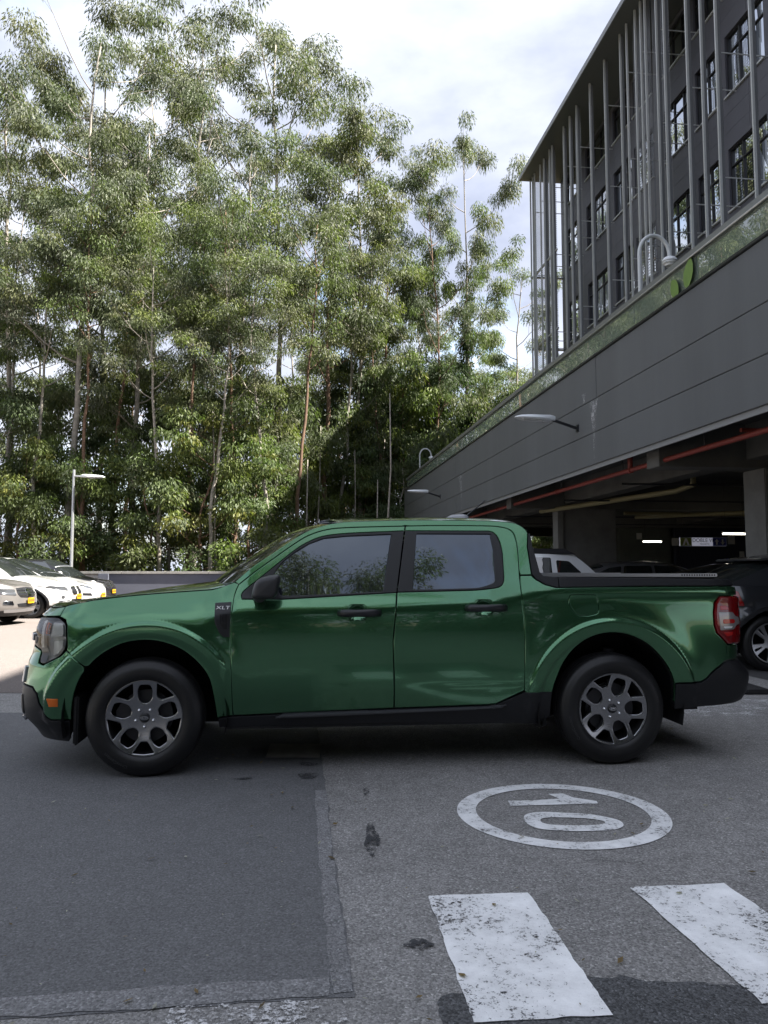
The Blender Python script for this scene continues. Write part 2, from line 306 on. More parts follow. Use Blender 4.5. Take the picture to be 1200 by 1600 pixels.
def panel_mesh(name, outline, mapf, holes=(), h=.04, inset=.002, rnd=.004, drop=.003, thick=.02, push=0., mir=None, extra=None):
    loops = []
    out = np.asarray(outline, float)
    if area2(out) < 0: out = out[::-1]
    loops.append(resample(out, h * .7))
    for hh in holes:
        hh = np.asarray(hh, float)
        if area2(hh) > 0: hh = hh[::-1]
        loops.append(resample(hh, h * .7))
    pts = []; edges = []; kind = []; outdir = []; rings = []
    for lp in loops:
        r0, od = offset(lp, inset); r1, _ = offset(lp, inset + rnd)
        for q, rr in enumerate((r0, r1)):
            s = len(pts); m = len(rr); rings.append((s, m, q))
            pts += [tuple(p) for p in rr]; edges += [(s + i, s + (i + 1) % m) for i in range(m)]
            kind += [1 - q] * m; outdir += [tuple(p) for p in od]
    O0 = np.array(pts[rings[0][0]:rings[0][0] + rings[0][1]]); HS = [np.array(pts[s:s + m]) for s, m, q in rings[2:] if q == 0]
    lo, hi = out.min(0), out.max(0); gx = np.arange(lo[0] + h * .5, hi[0], h); gy = np.arange(lo[1] + h * .5, hi[1], h)
    if len(gx) and len(gy):
        G = np.stack(np.meshgrid(gx, gy), -1).reshape(-1, 2); G[:, 0] += (np.floor((G[:, 1] - lo[1]) / h) % 2) * h * .5 - h * .25
        if extra is not None:
            for tw in (0., 3.013): G = G[np.abs(np.hypot(G[:, 0] - tw, G[:, 1] - .362) - .545) > .085]
            G = np.concatenate([G, extra])
        k = inside(G, O0)
        for hs in HS: k &= ~inside(G, hs)
        G = G[k]
        if len(G):
            k = np.ones(len(G), bool)
            for s, m, q in rings:
                if q == 1: k &= segdist(G, np.array(pts[s:s + m])) > (h * .45 if extra is None else .007)
            for hs in HS + [O0]: k &= segdist(G, hs) > rnd + (h * .3 if extra is None else .006)
            G = G[k]; pts += [tuple(g) for g in G]; kind += [0] * len(G); outdir += [(0, 0)] * len(G)
    vs, es, fs, ov, oe, of = delaunay_2d_cdt([Vector(p) for p in pts], edges, [], 0, 1e-6)
    UV = np.array([(v.x, v.y) for v in vs]); Fc = np.array([f for f in fs if len(f) == 3]); cen = UV[Fc].mean(1)
    k = inside(cen, O0)
    for hs in HS: k &= ~inside(cen, hs)
    Fc = Fc[k]
    a = UV[Fc]; ar = (a[:, 1, 0] - a[:, 0, 0]) * (a[:, 2, 1] - a[:, 0, 1]) - (a[:, 1, 1] - a[:, 0, 1]) * (a[:, 2, 0] - a[:, 0, 0])
    Fc[ar < 0] = Fc[ar < 0][:, ::-1]
    kd = np.array([max([kind[i] for i in o], default=0) for o in ov]); od = np.array([outdir[o[0]] if o else (0, 0) for o in ov])
    P = mapf(UV[:, 0], UV[:, 1]); e = 1e-3
    du = (mapf(UV[:, 0] + e, UV[:, 1]) - mapf(UV[:, 0] - e, UV[:, 1])); dv = (mapf(UV[:, 0], UV[:, 1] + e) - mapf(UV[:, 0], UV[:, 1] - e))
    Nn = np.cross(du, dv); Nn /= np.maximum(np.linalg.norm(Nn, axis=1, keepdims=True), 1e-12)
    o3 = du * od[:, :1] + dv * od[:, 1:]; o3 /= np.maximum(np.linalg.norm(o3, axis=1, keepdims=True), 1e-12)
    P = P + Nn * push; bd = kd == 1; P[bd] -= Nn[bd] * drop
    NB = Nn.copy(); NB[bd] = .86 * Nn[bd] + .5 * o3[bd]
    V = [P]; NN = [NB]; faces = [tuple(f) for f in Fc]; base = len(P)
    inv = {}
    for i, o in enumerate(ov):
        for j in o: inv[j] = i
    if thick:
        for s, m, q in rings:
            if q: continue
            idx = [inv[s + i] for i in range(m)]
            V += [P[idx], P[idx] - Nn[idx] * thick]; NN += [o3[idx], o3[idx]]
            for i in range(m):
                j = (i + 1) % m; faces.append((base + i, base + m + i, base + m + j, base + j))
            base += 2 * m
    V = np.concatenate(V); NN = np.concatenate(NN); NN /= np.maximum(np.linalg.norm(NN, axis=1, keepdims=True), 1e-9)
    used = np.zeros(len(V), bool); used[np.concatenate([np.array(f) for f in faces])] = True
    re = np.cumsum(used) - 1; V = V[used]; NN = NN[used]; faces = [tuple(int(re[i]) for i in f) for f in faces]
    if mir is not None:
        V = V.copy(); V[:, 1] = 2 * mir - V[:, 1]; NN = NN.copy(); NN[:, 1] *= -1; faces = [f[::-1] for f in faces]
    me = mesh(name, V, faces, True); me.normals_split_custom_set_from_vertices([tuple(n) for n in NN])
    return me
def panel(name, parent, outline, mapf, mat, both=None, **k):
    """one panel, or with both=centre y also its mirror twin"""
    o = link(name, panel_mesh(name, outline, mapf, **k), mat, parent)
    if both is not None: link(name, panel_mesh(name, outline, mapf, mir=both, **k), mat, parent)
    return o
def mirror_mesh(me, name, yc):
    m = bpy.data.meshes.new(name); V = [(v.co.x, 2 * yc - v.co.y, v.co.z) for v in me.vertices]
    NN = np.zeros(len(me.loops) * 3, np.float32); me.corner_normals.foreach_get('vector', NN); NN = NN.reshape(-1, 3)
    nv = np.zeros((len(V), 3)); li = np.zeros(len(me.loops), np.int32); me.loops.foreach_get('vertex_index', li); nv[li] = NN
    m.from_pydata(V, [], [tuple(reversed(p.vertices)) for p in me.polygons]); m.shade_smooth(); m.update()
    nv[:, 1] *= -1; m.normals_split_custom_set_from_vertices([tuple(n) for n in nv]); return m
def panel(name, parent, outline, mapf, mat, both=None, **k):
    me = panel_mesh(name, outline, mapf, **k); o = link(name, me, mat, parent)
    if both is not None: o2 = link(name, mirror_mesh(me, name, both), mat, parent); o['_tw'] = o2.name
    return o
def twin(o):
    n = o.get('_tw')
    if n is None: return None
    del o['_tw']; return bpy.data.objects[n]
def strip_twins():
    for o in bpy.data.objects:
        if '_tw' in o: del o['_tw']
# ---- truck side surface, local frame: t along length (front wheel 0), y lateral (near tyre face 0, centre .90), z up
YC=.90; T0=-.35; LF=.62; BF=.42; T1=3.70; LR=.34; BR=.20
AZ=([.0,.22,.277,.337,.389,.48,.572,.667,.755,.834,.945,.992,1.05,1.2],[0.569, 0.485, 0.506, 0.556, 0.551, 0.528, 0.503, 0.484, 0.446, 0.439, 0.445, 0.437, 0.41, 0.317])
RZ=([.0,.3,.37,.394,.44,.542,.582,.62,.66,.672,.759,.838,.969,1.071,1.155,1.25],[0.45, 0.34, 0.319, 0.36, 0.381, 0.376, 0.367, 0.329, 0.284, 0.284, 0.29, 0.304, 0.308, 0.308, 0.293, 0.244])
def softplus(x,w): return w*np.logaddexp(0,x/w)
def sstep(a,b,x):
    q=np.clip((x-a)/(b-a),0,1); return q*q*(3-2*q)
def base(t,z):
    zc=np.interp(t,[-.7,-.3,.35,.55,1.6,2.2,2.45,2.7,4],[.93,.96,.985,1.02,1.045,1.065,1.10,1.135,1.14])
    wd=np.interp(t,[-.7,.3,.6,2.2,2.6],[.035,.035,.012,.014,.009])
    o=np.interp(t,[-.7,.45,.62,2.4,2.6],[.62,.6,.44,.44,.42])*softplus(z-zc,wd)-.15*softplus(z-1.095,.008)*sstep(.35,.6,t)+.20*softplus(.535-z,.022)+.03*((np.minimum(z,1.05)-.8)/.5)**2
    for tw in (0.,3.013):
        r=np.hypot(t-tw,(z-.362)*1.0)
        o=o-.020*sstep(.60,.572,r)*sstep(.2,.36,z)*sstep(.515,.43,t-tw if tw==0. else 0*t) - .010*np.exp(-((r-.60)/.08)**2)*sstep(.35,.7,z)
        o=o+.010*sstep(.52,.485,r)
    return o+.012
def side(u,z):
    u=np.asarray(u,float)+0*np.asarray(z,float); z=np.asarray(z,float)+0*u
    o=base(np.clip(u,-.9,3.95),z)
    A=np.interp(z,*AZ); Rr=np.interp(z,*RZ)
    ph=np.clip((T0-u)/LF,0,1)*math.pi/2
    ex=np.clip(T0-LF-u,0,9)
    pr=np.clip((u-T1)/LR,0,1)*math.pi/2
    er=np.clip(u-T1-LR,0,9)
    t=np.where(u<T0, T0-(A-o)*np.sin(ph)-.05*(1-(1-np.clip(ex/.48,0,1))**2), np.where(u>T1, T1+(Rr-o)*np.sin(pr)+.01*np.clip(er/.6,0,1), u))
    y=np.where(u<T0, BF-(BF-o)*np.cos(ph)+ex, np.where(u>T1, BR-(BR-o)*np.cos(pr)+er, o))
    return np.stack([t,y,z],-1)
# ------------------------------------------------------------------ vehicle materials
PAINT = M('green_metallic_paint', (.068, .20, .096), .15, .80, coat=1.0)
BLKP = M('black_textured_plastic', (.012, .0125, .015), .48, bump=.1, bscale=400)
TRIM = M('satin_black_trim', (.018, .019, .022), .32)
DARK = M('underbody_black', (.006, .006, .007), .8)
RUB = M('tyre_rubber', (.011, .011, .012), .42, var=.15, vscale=20)
RIM = M('dark_grey_alloy', (.31, .315, .33), .2, .92, coat=.5)
STEEL = M('brake_steel', (.05, .05, .054), .45, 1.)
CHROME = M('bright_chrome', (.75, .76, .78), .12, 1.)
SILV = M('satin_aluminium', (.5, .52, .55), .3, 1.)
FILM = glass_film('privacy_window_glass', .08, col=(.65, .8, 1.))
WSG = glass_film('windscreen_glass', .28, (.012, .016, .016))
AMBER = M('amber_lens', (.75, .16, .01), .2, coat=1)
RED = M('red_lamp_lens', (.20, .004, .007), .12, coat=1)
REDB = M('bright_red_lamp_lens', (.50, .010, .009), .15, coat=1)
WLENS = M('clear_lamp_lens', (.34, .33, .33), .15, .3, coat=1)
LENS = clear_glass('headlamp_cover', (.97, .98, .98), .02)
HOUS = M('headlamp_housing', (.45, .45, .46), .3, .3)
REFL = M('lamp_reflector', (.85, .85, .85), .35, .1)
MIRP = M('mirror_shell_plastic', (.035, .036, .039), .45)
LEDGE = M('sill_ledge_plastic', (.06, .062, .068), .28)
WHITE = M('white_print', (.8, .8, .8), .5)

# ------------------------------------------------------------------ wheels
def flat(t, z, y0, dish=.03, R=.232):
    def f(u, v):
        r2 = (np.asarray(u) ** 2 + np.asarray(v) ** 2) / R ** 2
        return np.stack([t + np.asarray(u), y0 + .006 + dish * (1 - np.clip(r2, 0, 1)), z + np.asarray(v)], -1)
    return f
WHEEL_CACHE = {}
def wheel_meshes(R, rr, wid, style):
    """tyre radius, rim radius, tyre width; everything round the axle at the origin, outer face at y=0, axle along y"""
    key = (R, rr, wid, style)
    if key in WHEEL_CACHE: return WHEEL_CACHE[key]
    d = {}; h = R - rr; q = wid
    hw = [(rr - .004, .020), (rr + .006, .008), (rr + .02 * h / .125, .004), (rr + .026 * h / .125, .0005), (rr + .05 * h / .125, .0), (rr + .075 * h / .125, .003), (rr + .078 * h / .125, .0055),
          (rr + .098 * h / .125, .014), (rr + .112 * h / .125, .026), (rr + .12 * h / .125, .042), (R - .0015, .06)]
    pr = hw + [(R, q * .3), (R - .008, q * .305), (R - .008, q * .34), (R, q * .345), (R, q * .47), (R - .008, q * .475), (R - .008, q * .52), (R, q * .525), (R, q * .65), (R - .008, q * .655), (R - .008, q * .7), (R, q * .705)] + [(r, q - y) for r, y in hw[::-1]]
    m = MB().lathe(pr, (0, 0, 0), 'y', 80); d['tyre'] = mesh('tyre', m.V, m.F, True); d['tyre'].set_sharp_from_angle(angle=rad(50))
    m = MB()
    for i in range(76):
        a = 2 * math.pi * i / 76; da = .026
        V = []
        for aa in (a - da * .5, a + da * .5):
            for r, y in ((R - .026, .0165), (R - .0135, .0255), (R - .004, .043), (R + .001, .066), (R - .012, .066), (R - .03, .03)):
                V.append((r * math.cos(aa), y, r * math.sin(aa)))
        m.add(V, [(0, 1, 2, 3, 4, 5), (11, 10, 9, 8, 7, 6)] + [(j, j + 6, (j + 1) % 6 + 6, (j + 1) % 6) for j in range(6)])
    d['tread'] = mesh('tread', m.V, m.F)
    k = rr / .235; holes = []
    for i in range(5):
        if style == 'hex':
            b = math.pi / 2 + i * 2 * math.pi / 5
            for P, ang, rd in (([(.086, -.018), (.118, -.044), (.170, -.046), (.202, -.030), (.202, .030), (.170, .046), (.118, .044), (.086, .018)], b, .012),
                               ([(.145, -.020), (.213, -.066), (.220, 0), (.213, .066), (.145, .020)], b + math.pi / 5, .008)):
                holes.append([(k * (x * math.cos(ang) - y * math.sin(ang)), k * (x * math.sin(ang) + y * math.cos(ang))) for x, y in rounded(P, rd, 3)])
        else:
            b = math.pi / 2 + i * 2 * math.pi / 5 + .1
            for P, ang in (([(.075, -.022), (.208, -.075), (.217, -.03), (.217, .02), (.208, .06), (.075, .022)], b), ([(.12, -.005), (.212, -.014), (.212, .014), (.12, .005)], b + math.pi / 5)):
                holes.append([(k * (x * math.cos(ang) - y * math.sin(ang)), k * (x * math.sin(ang) + y * math.cos(ang))) for x, y in rounded(P, .012, 3)])
    circ = [(rr * .995 * math.cos(2 * math.pi * i / 72), rr * .995 * math.sin(2 * math.pi * i / 72)) for i in range(72)]
    d['rim'] = panel_mesh('rim', circ, flat(0, 0, .006, .026, rr), holes, h=.022, inset=.0, rnd=.0065, drop=.006, thick=.045)
    m = MB().lathe([(rr - .004, .012), (rr - .012, .03), (rr - .02, wid * .75), (.02, wid * .8)], (0, 0, 0), 'y', 48); d['barrel'] = mesh('barrel', m.V, m.F, True)
    m = MB().lathe([(.035, .07), (.07, .072), (.075, .09), (rr * .70, .09), (rr * .70, .11), (.03, .11)], (0, 0, 0), 'y', 48); d['disc'] = mesh('brake_disc', m.V, m.F, True); d['disc'].set_sharp_from_angle(angle=rad(30))
    m = MB()
    P = [(rr * .45, -.5), (rr * .74, -.45), (rr * .78, 0), (rr * .74, .45), (rr * .45, .5)]
    V = [(r * math.cos(math.pi * .93 + a), y, r * math.sin(math.pi * .93 + a)) for y in (.062, .12) for r, a in P]
    m.add(V, [(0, 1, 2, 3, 4), (9, 8, 7, 6, 5)] + [(j, j + 5, (j + 1) % 5 + 5, (j + 1) % 5) for j in range(5)]); d['caliper'] = mesh('brake_caliper', m.V, m.F)
    m = MB().lathe([(.0001, -.004), (.006, -.003), (.0098, .004), (.0115, .012), (.0115, .04)], (0, 0, 0), 'y', 12)
    d['nut'] = mesh('lug_nut', m.V, m.F, True)
    m = MB().lathe([(.0001, .0), (.024, .0), (.0275, .003), (.029, .012), (.031, .012), (.033, .04)], (0, .0215, 0), 'y', 28); d['cap'] = mesh('hub_cap', m.V, m.F, True)
    WHEEL_CACHE[key] = d; return d
def wheel(parent, t, y, z, R=.362, rr=.235, wid=.225, style='hex', far=False, spin=0., rimmat=None, full=True):
    d = wheel_meshes(R, rr, wid, style)
    w = link('wheel', d['tyre'], RUB, parent); w.location = (t, y, z); w.rotation_euler = (0, spin, 0)
    if far: w.rotation_euler = (0, 0, math.pi); 
    link('tread', d['tread'], RUB, w); link('rim', d['rim'], rimmat or RIM, w); link('rim_barrel', d['barrel'], DARK, w)
    if full:
        link('brake_disc', d['disc'], STEEL, w); link('brake_caliper', d['caliper'], STEEL, w); [setattr(link('lug_nut', d['nut'], CHROME, w), 'location', (.056 * rr / .235 * math.cos(-math.pi / 2 + i * 1.256637), .0245, .056 * rr / .235 * math.sin(-math.pi / 2 + i * 1.256637))) for i in range(5)]; link('hub_cap', d['cap'], TRIM, w)
    return w

# ------------------------------------------------------------------ the green pickup
truck = tag(empty('pickup_truck', (-1.4815, 4.813, 0), rad(6.06)), 'large metallic green crew cab pickup parked side-on across the asphalt', 'pickup truck')
S = side
def SP(name, out, mat=PAINT, **k): return panel(name, truck, out, S, mat, both=YC, **k)
farch = cr([(-.432, .35), (-.42, .454), (-.40, .554), (-.36, .654), (-.272, .75), (-.14, .822), (-.004, .842), (.112, .826), (.228, .778), (.328, .694), (.396, .594), (.428, .44), (.44, .346)], 3)
rarch = cr([(2.598, .31), (2.604, .486), (2.636, .59), (2.676, .674), (2.752, .766), (2.864, .834), (2.992, .862), (3.124, .846), (3.248, .79), (3.344, .702), (3.412, .602), (3.444, .5), (3.452, .352)], 3)
fa_up = [p for p in farch if p[0] > -.36 or p[1] > .668]; fa_lo = [p for p in farch if p[0] <= -.355 and p[1] <= .668]
dtopf = cr([(.56, 1.182), (.676, 1.274), (.796, 1.362), (.912, 1.446), (1.008, 1.504), (1.128, 1.543), (1.28, 1.558), (1.63, 1.569)], 4)
dtopr = cr([(1.656, 1.570), (1.856, 1.574), (2.192, 1.574), (2.304, 1.566), (2.368, 1.546), (2.396, 1.505), (2.408, 1.41), (2.404, 1.234), (2.408, 1.09), (2.42, .922), (2.42, .818), (2.416, .586), (2.418, .49)], 4)
fdg = cr([(.56, 1.182), (.541, 1.134), (.529, 1.066), (.52, .838), (.53, .542), (.536, .358)], 4)
trimf_top = cr([(.584, 1.09), (.588, 1.134), (.688, 1.218), (.78, 1.294), (.912, 1.402), (1.008, 1.462), (1.104, 1.498), (1.256, 1.518), (1.576, 1.534), (1.645, 1.537)], 4)
trimf_bot = [(.836, 1.088), (1.579, 1.128)]
rtr = rounded([(1.651, 1.538), (2.262, 1.538), (2.304, 1.43), (2.298, 1.165), (2.132, 1.142), (1.583, 1.13)], [0, .05, .12, .06, .1, 0], 5)
FL = np.array([(tw + r * math.cos(rad(a)), .362 + r * math.sin(rad(a))) for tw in (0., 3.013) for k_, r in enumerate((.478, .49, .502, .514, .53, .545, .556, .566, .574, .582, .59, .598, .606, .618)) for a in np.arange(-20 + 1.1 * (k_ % 2), 200, 2.2)])
# fender: hood shut line on top, arch below
hoodl = cr([(.532, 1.196), (.404, 1.154), (.332, 1.146), (-.012, 1.122), (-.284, 1.094), (-.5, 1.062), (-.57, 1.047)], 4)
SP('front_fender', fa_up + [(.536, .358)] + fdg[::-1][1:-1] + [(.556, 1.184)] + hoodl + [(-.556, .986), (-.500, .968), (-.478, .935), (-.460, .80), (-.464, .784), (-.358, .684)], h=.03, extra=FL)
SP('front_door', dtopf + [(1.652, 1.57)] + [(1.647, 1.538)] + trimf_top[::-1] + trimf_bot + [(1.549, .826), (1.56, .386), (.54, .358)] + fdg[::-1][1:-1],
   holes=[rounded([(1.262, .955), (1.378, .955), (1.378, 1.052), (1.262, 1.052)], .03)], h=.032)
SP('rear_door', dtopr + [(2.224, .398), (1.564, .386), (1.553, .826), (1.583, 1.124)] + rtr[::-1] + [(1.653, 1.55)],
   holes=[rounded([(2.092, .983), (2.208, .983), (2.208, 1.08), (2.092, 1.08)], .03)], h=.032)
def bowl(tc, zc, a=.062, b=.052):
    def f(u, v):
        P = side(u, v); r2 = ((u - tc) / a) ** 2 + ((v - zc) / b) ** 2; P[..., 1] += .028 * np.sqrt(np.clip(1 - r2, 0, 1)) + .002; return P
    return f
for tc_, zc_, key in ((1.32, 1.0035, True), (2.15, 1.0315, False)):
    panel('handle_recess', truck, rounded([(tc_ - .06, zc_ - .05), (tc_ + .06, zc_ - .05), (tc_ + .06, zc_ + .05), (tc_ - .06, zc_ + .05)], .03), bowl(tc_, zc_), PAINT, both=YC, h=.012, thick=0)
    hz = zc_ - .003
    m = MB(); PP = [(tc_ - .115, .0), (tc_ - .09, -.034), (tc_, -.042), (tc_ + .1, -.034), (tc_ + .143, .0)]
    yb = float(S(tc_, hz)[1])
    m.tube([(t, yb + y - .0, hz) for t, y in PP], [.02, .022, .021, .023, .021], 10)
    o = link('door_handle', mesh('door_handle', [(v[0], v[1], hz + (v[2] - hz) * 1.15) for v in m.V], m.F, True), TRIM, truck)
    if key: MB().lathe([(.0001, -.0015), (.007, -.001), (.008, .002)], (tc_ + .122, yb - .024, hz), 'y', 16).build('lock_cylinder', CHROME, o, smooth=True)
    o2 = link('door_handle', mesh('door_handle', [(v[0], 2 * YC - v[1], hz + (v[2] - hz) * 1.15) for v in m.V], [f[::-1] for f in m.F], True), TRIM, truck)
# bed side with fuel door opening
fuel = rounded([(2.726, 1.112), (2.921, 1.112), (2.928, .99), (2.85, .972), (2.77, .977), (2.726, 1.05)], [.025, .03, .03, .02, .05, .03], 5)
SP('bed_side', rarch[1:-1] + [(3.446, .524), (3.624, .53), (3.668, .552), (3.724, .616), (3.788, .664), (3.812, .671), (4.03, .668), (4.03, .762), (3.806, .772), (3.733, .851), (3.721, .906), (3.721, .99), (3.729, 1.056), (3.764, 1.102), (4.03, 1.102), (4.03, 1.164), (3.228, 1.166), (2.64, 1.158), (2.568, 1.178), (2.508, 1.214), (2.484, 1.238), (2.409, 1.238)]
   + [p for p in dtopr if p[1] < 1.232] + [(2.42, .482)], holes=[fuel], h=.032, extra=FL)
panel('fuel_door', truck, fuel, S, PAINT, h=.03)
sailf = [(2.486, 1.526), (2.474, 1.43), (2.481, 1.322), (2.485, 1.244)]
apill = cr([(.534, 1.2), (.644, 1.296), (.764, 1.38), (.888, 1.466), (.996, 1.532), (1.104, 1.572), (1.2, 1.591), (1.3, 1.601), (1.616, 1.611), (1.86, 1.614), (2.2, 1.611), (2.356, 1.602), (2.42, 1.588), (2.468, 1.556), (2.486, 1.526)], 4)
SP('cab_frame', apill + sailf[1:] + [(2.409, 1.242)] + [p for p in dtopr if p[1] > 1.245 and p[0] > 1.66][::-1] + [(1.653, 1.5735)] + dtopf[::-1], h=.03)
SP('sail_trim', [(2.49, 1.524), (2.502, 1.526), (2.51, 1.434), (2.526, 1.354), (2.542, 1.262), (2.564, 1.238), (2.66, 1.228), (2.66, 1.159), (2.64, 1.160), (2.568, 1.180), (2.51, 1.216), (2.487, 1.25), (2.484, 1.322), (2.477, 1.43)], BLKP, push=.004, h=.03, thick=.06)
SP('bed_rail_cap', [(2.662, 1.159), (2.662, 1.228), (3.24, 1.222), (3.90, 1.213), (4.0, 1.195), (4.02, 1.168), (3.228, 1.167)], BLKP, push=.006, h=.04, thick=.1)
SP('rocker', [(.444, .34), (.45, .282), (1.584, .290), (1.9, .282), (2.524, .262), (2.564, .292), (2.6, .306), (2.601, .482), (2.422, .479), (2.226, .394), (1.56, .381), (.54, .352)], BLKP, push=.006, h=.04, thick=.05)
SP('rocker_ledge', [(.80, .348), (.86, .366), (1.9, .386), (2.18, .391), (2.3, .405), (2.26, .386), (1.9, .372), (.9, .346)], LEDGE, push=.034, h=.03, thick=.045, rnd=.006, drop=.006)
SP('rear_bumper', [(3.452, .346), (3.448, .517), (3.624, .523), (3.668, .545), (3.724, .609), (3.788, .657), (3.812, .663), (4.745, .663), (4.745, .42), (4.05, .40), (3.96, .388), (3.904, .373)], BLKP, push=.008, h=.04, thick=.06)
SP('tailgate', [(4.036, .672), (4.036, 1.168), (4.745, 1.175), (4.745, .672)], PAINT, h=.06)
tl = SP('tail_lamp', [(4.032, 1.097), (3.768, 1.097), (3.735, 1.052), (3.727, .99), (3.727, .908), (3.739, .854), (3.808, .777), (4.032, .767)], RED, push=.012, h=.03, rnd=.01, drop=.012)
for oo, mir in ((tl, None), (twin(tl), YC)):
    for nm, pl, mt, pu in (('lamp_segment', [(3.752, 1.035), (3.80, 1.035), (3.82, 1.004), (3.756, 1.002)], REDB, .0145),
                           ('clear_segment', [(3.742, .994), (3.84, .992), (3.865, .965), (3.91, .955), (3.92, .905), (3.872, .90), (3.845, .872), (3.748, .868)], WLENS, .0145),
                           ('lamp_segment', [(3.765, .945), (3.845, .945), (3.858, .928), (3.845, .912), (3.765, .912)], REDB, .018),
                           ('clear_segment', [(3.765, .898), (3.835, .898), (3.826, .88), (3.772, .88)], WHITE, .0175),
                           ('lamp_segment', [(3.765, .858), (3.84, .86), (3.83, .833), (3.79, .826)], REDB, .0145)):
        link(nm, panel_mesh(nm, rounded(pl, .008, 2), S, push=pu, h=.02, rnd=.003, drop=.003, thick=.004, mir=mir), mt, oo)
# front end
hl = rounded([(-.79, .975), (-.552, .979), (-.484, .938), (-.468, .80), (-.504, .746), (-.612, .69), (-.655, .70), (-.662, .775), (-.735, .79), (-.80, .80)], [.01, .05, .03, .05, .04, .02, .02, .03, .02, .02], 4)
SP('bumper_cover', [p for p in fa_lo[::-1] if p[1] > .375] + [(-.430, .351), (-.536, .350), (-.56, .366), (-.616, .444), (-.632, .506), (-.676, .545), (-.75, .55), (-1.451, .55), (-1.451, .72), (-.83, .72), (-.812, .79), (-.735, .782), (-.672, .768), (-.668, .694), (-.612, .682), (-.5, .742), (-.466, .778), (-.362, .68)], h=.03, extra=FL)
SP('lower_bumper', [(-.434, .344), (-.536, .344), (-.562, .360), (-.620, .438), (-.636, .501), (-.678, .539), (-.75, .544), (-1.451, .544), (-1.451, .28), (-.83, .28), (-.80, .212), (-.488, .205)], BLKP, push=.004, h=.04, thick=.05)
SP('fog_lamp_bezel', rounded([(-.80, .36), (-.86, .36), (-.87, .47), (-.81, .49)], .015), TRIM, push=.012, h=.03)
SP('fog_lamp', rounded([(-.81, .352), (-.87, .345), (-.87, .318), (-.815, .322)], .008), CHROME, push=.016, h=.02)
SP('tow_trim', rounded([(-.80, .665), (-.85, .665), (-.85, .555), (-.80, .558)], .012), SILV, push=.014, h=.03)
SP('grille', [(-1.451, .726), (-.834, .726), (-.816, .796), (-.806, .972), (-1.451, .974)], TRIM, push=-.004, h=.05)
SP('grille_bar', rounded([(-1.45, .822), (-.79, .822), (-.79, .872), (-1.45, .872)], .01), SILV, push=.016, h=.05)
SP('hood_front', [(-.574, 1.044), (-.56, .990), (-.79, .982), (-1.451, .982), (-1.451, 1.028), (-.97, 1.034), (-.8, 1.034), (-.7, 1.034)], h=.03)
hs = SP('headlight', hl, LENS, h=.03, thick=.0)
for oo, mir in ((hs, None), (twin(hs), YC)):
    kw = dict(mir=mir, h=.03)
    link('housing', panel_mesh('housing', hl, S, push=-.045, thick=-.045, **kw), HOUS, oo)
    link('reflector', panel_mesh('reflector', rounded([(-.60, .955), (-.525, .95), (-.505, .9), (-.505, .865), (-.6, .855)], .01), S, push=-.012, thick=.03, **kw), REFL, oo)
    link('reflector', panel_mesh('reflector', rounded([(-.575, .835), (-.50, .845), (-.50, .80), (-.53, .755), (-.57, .745)], .01), S, push=-.012, thick=.03, **kw), REFL, oo)
    link('light_guide', panel_mesh('light_guide', rounded([(-.715, .965), (-.675, .965), (-.675, .845), (-.66, .79), (-.69, .785), (-.71, .82)], .006), S, push=-.010, thick=.02, **kw), REFL, oo)
    link('turn_signal', panel_mesh('turn_signal', rounded([(-.668, .955), (-.655, .955), (-.655, .87), (-.668, .87)], .004), S, push=-.016, thick=.02, **kw), AMBER, oo)
    for zz in (.925, .835):
        link('lamp_module', panel_mesh('lamp_module', rounded([(-.79, zz - .035), (-.73, zz - .04), (-.725, zz + .03), (-.79, zz + .035)], .02), S, push=.006 if zz < .9 else -.006, thick=.05, rnd=.014, drop=.014, **kw), TRIM, oo)
SP('side_marker', rounded([(-.552, .486), (-.486, .486), (-.49, .432), (-.54, .43)], .004), AMBER, push=.004, h=.02)
# fender vent with badge
vt = SP('fender_vent', rounded([(.414, 1.068), (.522, 1.074), (.515, .852), (.474, .852), (.448, .88), (.416, .948)], [.008, .004, .006, .02, .02, .02]), TRIM, push=.006, h=.03)
link('vent_recess', panel_mesh('vent_recess', rounded([(.446, .998), (.506, 1.002), (.5, .90), (.474, .90), (.448, .94)], .008), S, push=.0075, h=.02, thick=.004), DARK, vt)
m = MB()
for i in range(5):
    q = S(.462 + i * .009, .95); m.box(q[0] - .0015, q[0] + .0015, q[1] - .0085, q[1] - .005, .906, .995)
m.build('vent_slat', BLKP, vt)
me = text_mesh('XLT', .052, .0008, 1.02)
for v in me.vertices:
    u, z = .4685 + v.co.x * .94, 1.037 + v.co.y * .56; p = S(u + (z - 1.037) * .2, z); v.co = (p[0], p[1] - .0085 - v.co.z, p[2])
link('badge', me, WHITE, vt)
# windows
ft = SP('window_surround', trimf_top[::-1] + trimf_bot, TRIM, holes=[rounded([(.786, 1.256), (.835, 1.322), (.912, 1.386), (1.008, 1.445), (1.104, 1.482), (1.256, 1.498), (1.556, 1.512), (1.516, 1.29), (1.488, 1.136), (.826, 1.110)], [.01, .01, .01, .01, .02, .05, .01, .0, .01, .02])], push=.002, h=.035)
SP('window_glass', [(.78, 1.10), (.78, 1.26), (.83, 1.324), (.912, 1.39), (1.008, 1.45), (1.104, 1.486), (1.256, 1.502), (1.56, 1.516), (1.52, 1.29), (1.494, 1.13)], FILM, push=-.006, h=.05, thick=0)
SP('window_surround', rtr[::-1], TRIM, holes=[rounded([(1.728, 1.516), (2.24, 1.516), (2.238, 1.195), (2.13, 1.16), (1.686, 1.149)], [.006, .02, .03, .05, .006])], push=.002, h=.035)
SP('window_glass', [(1.72, 1.52), (2.245, 1.52), (2.245, 1.17), (2.13, 1.15), (1.68, 1.144)], FILM, push=-.006, h=.05, thick=0)
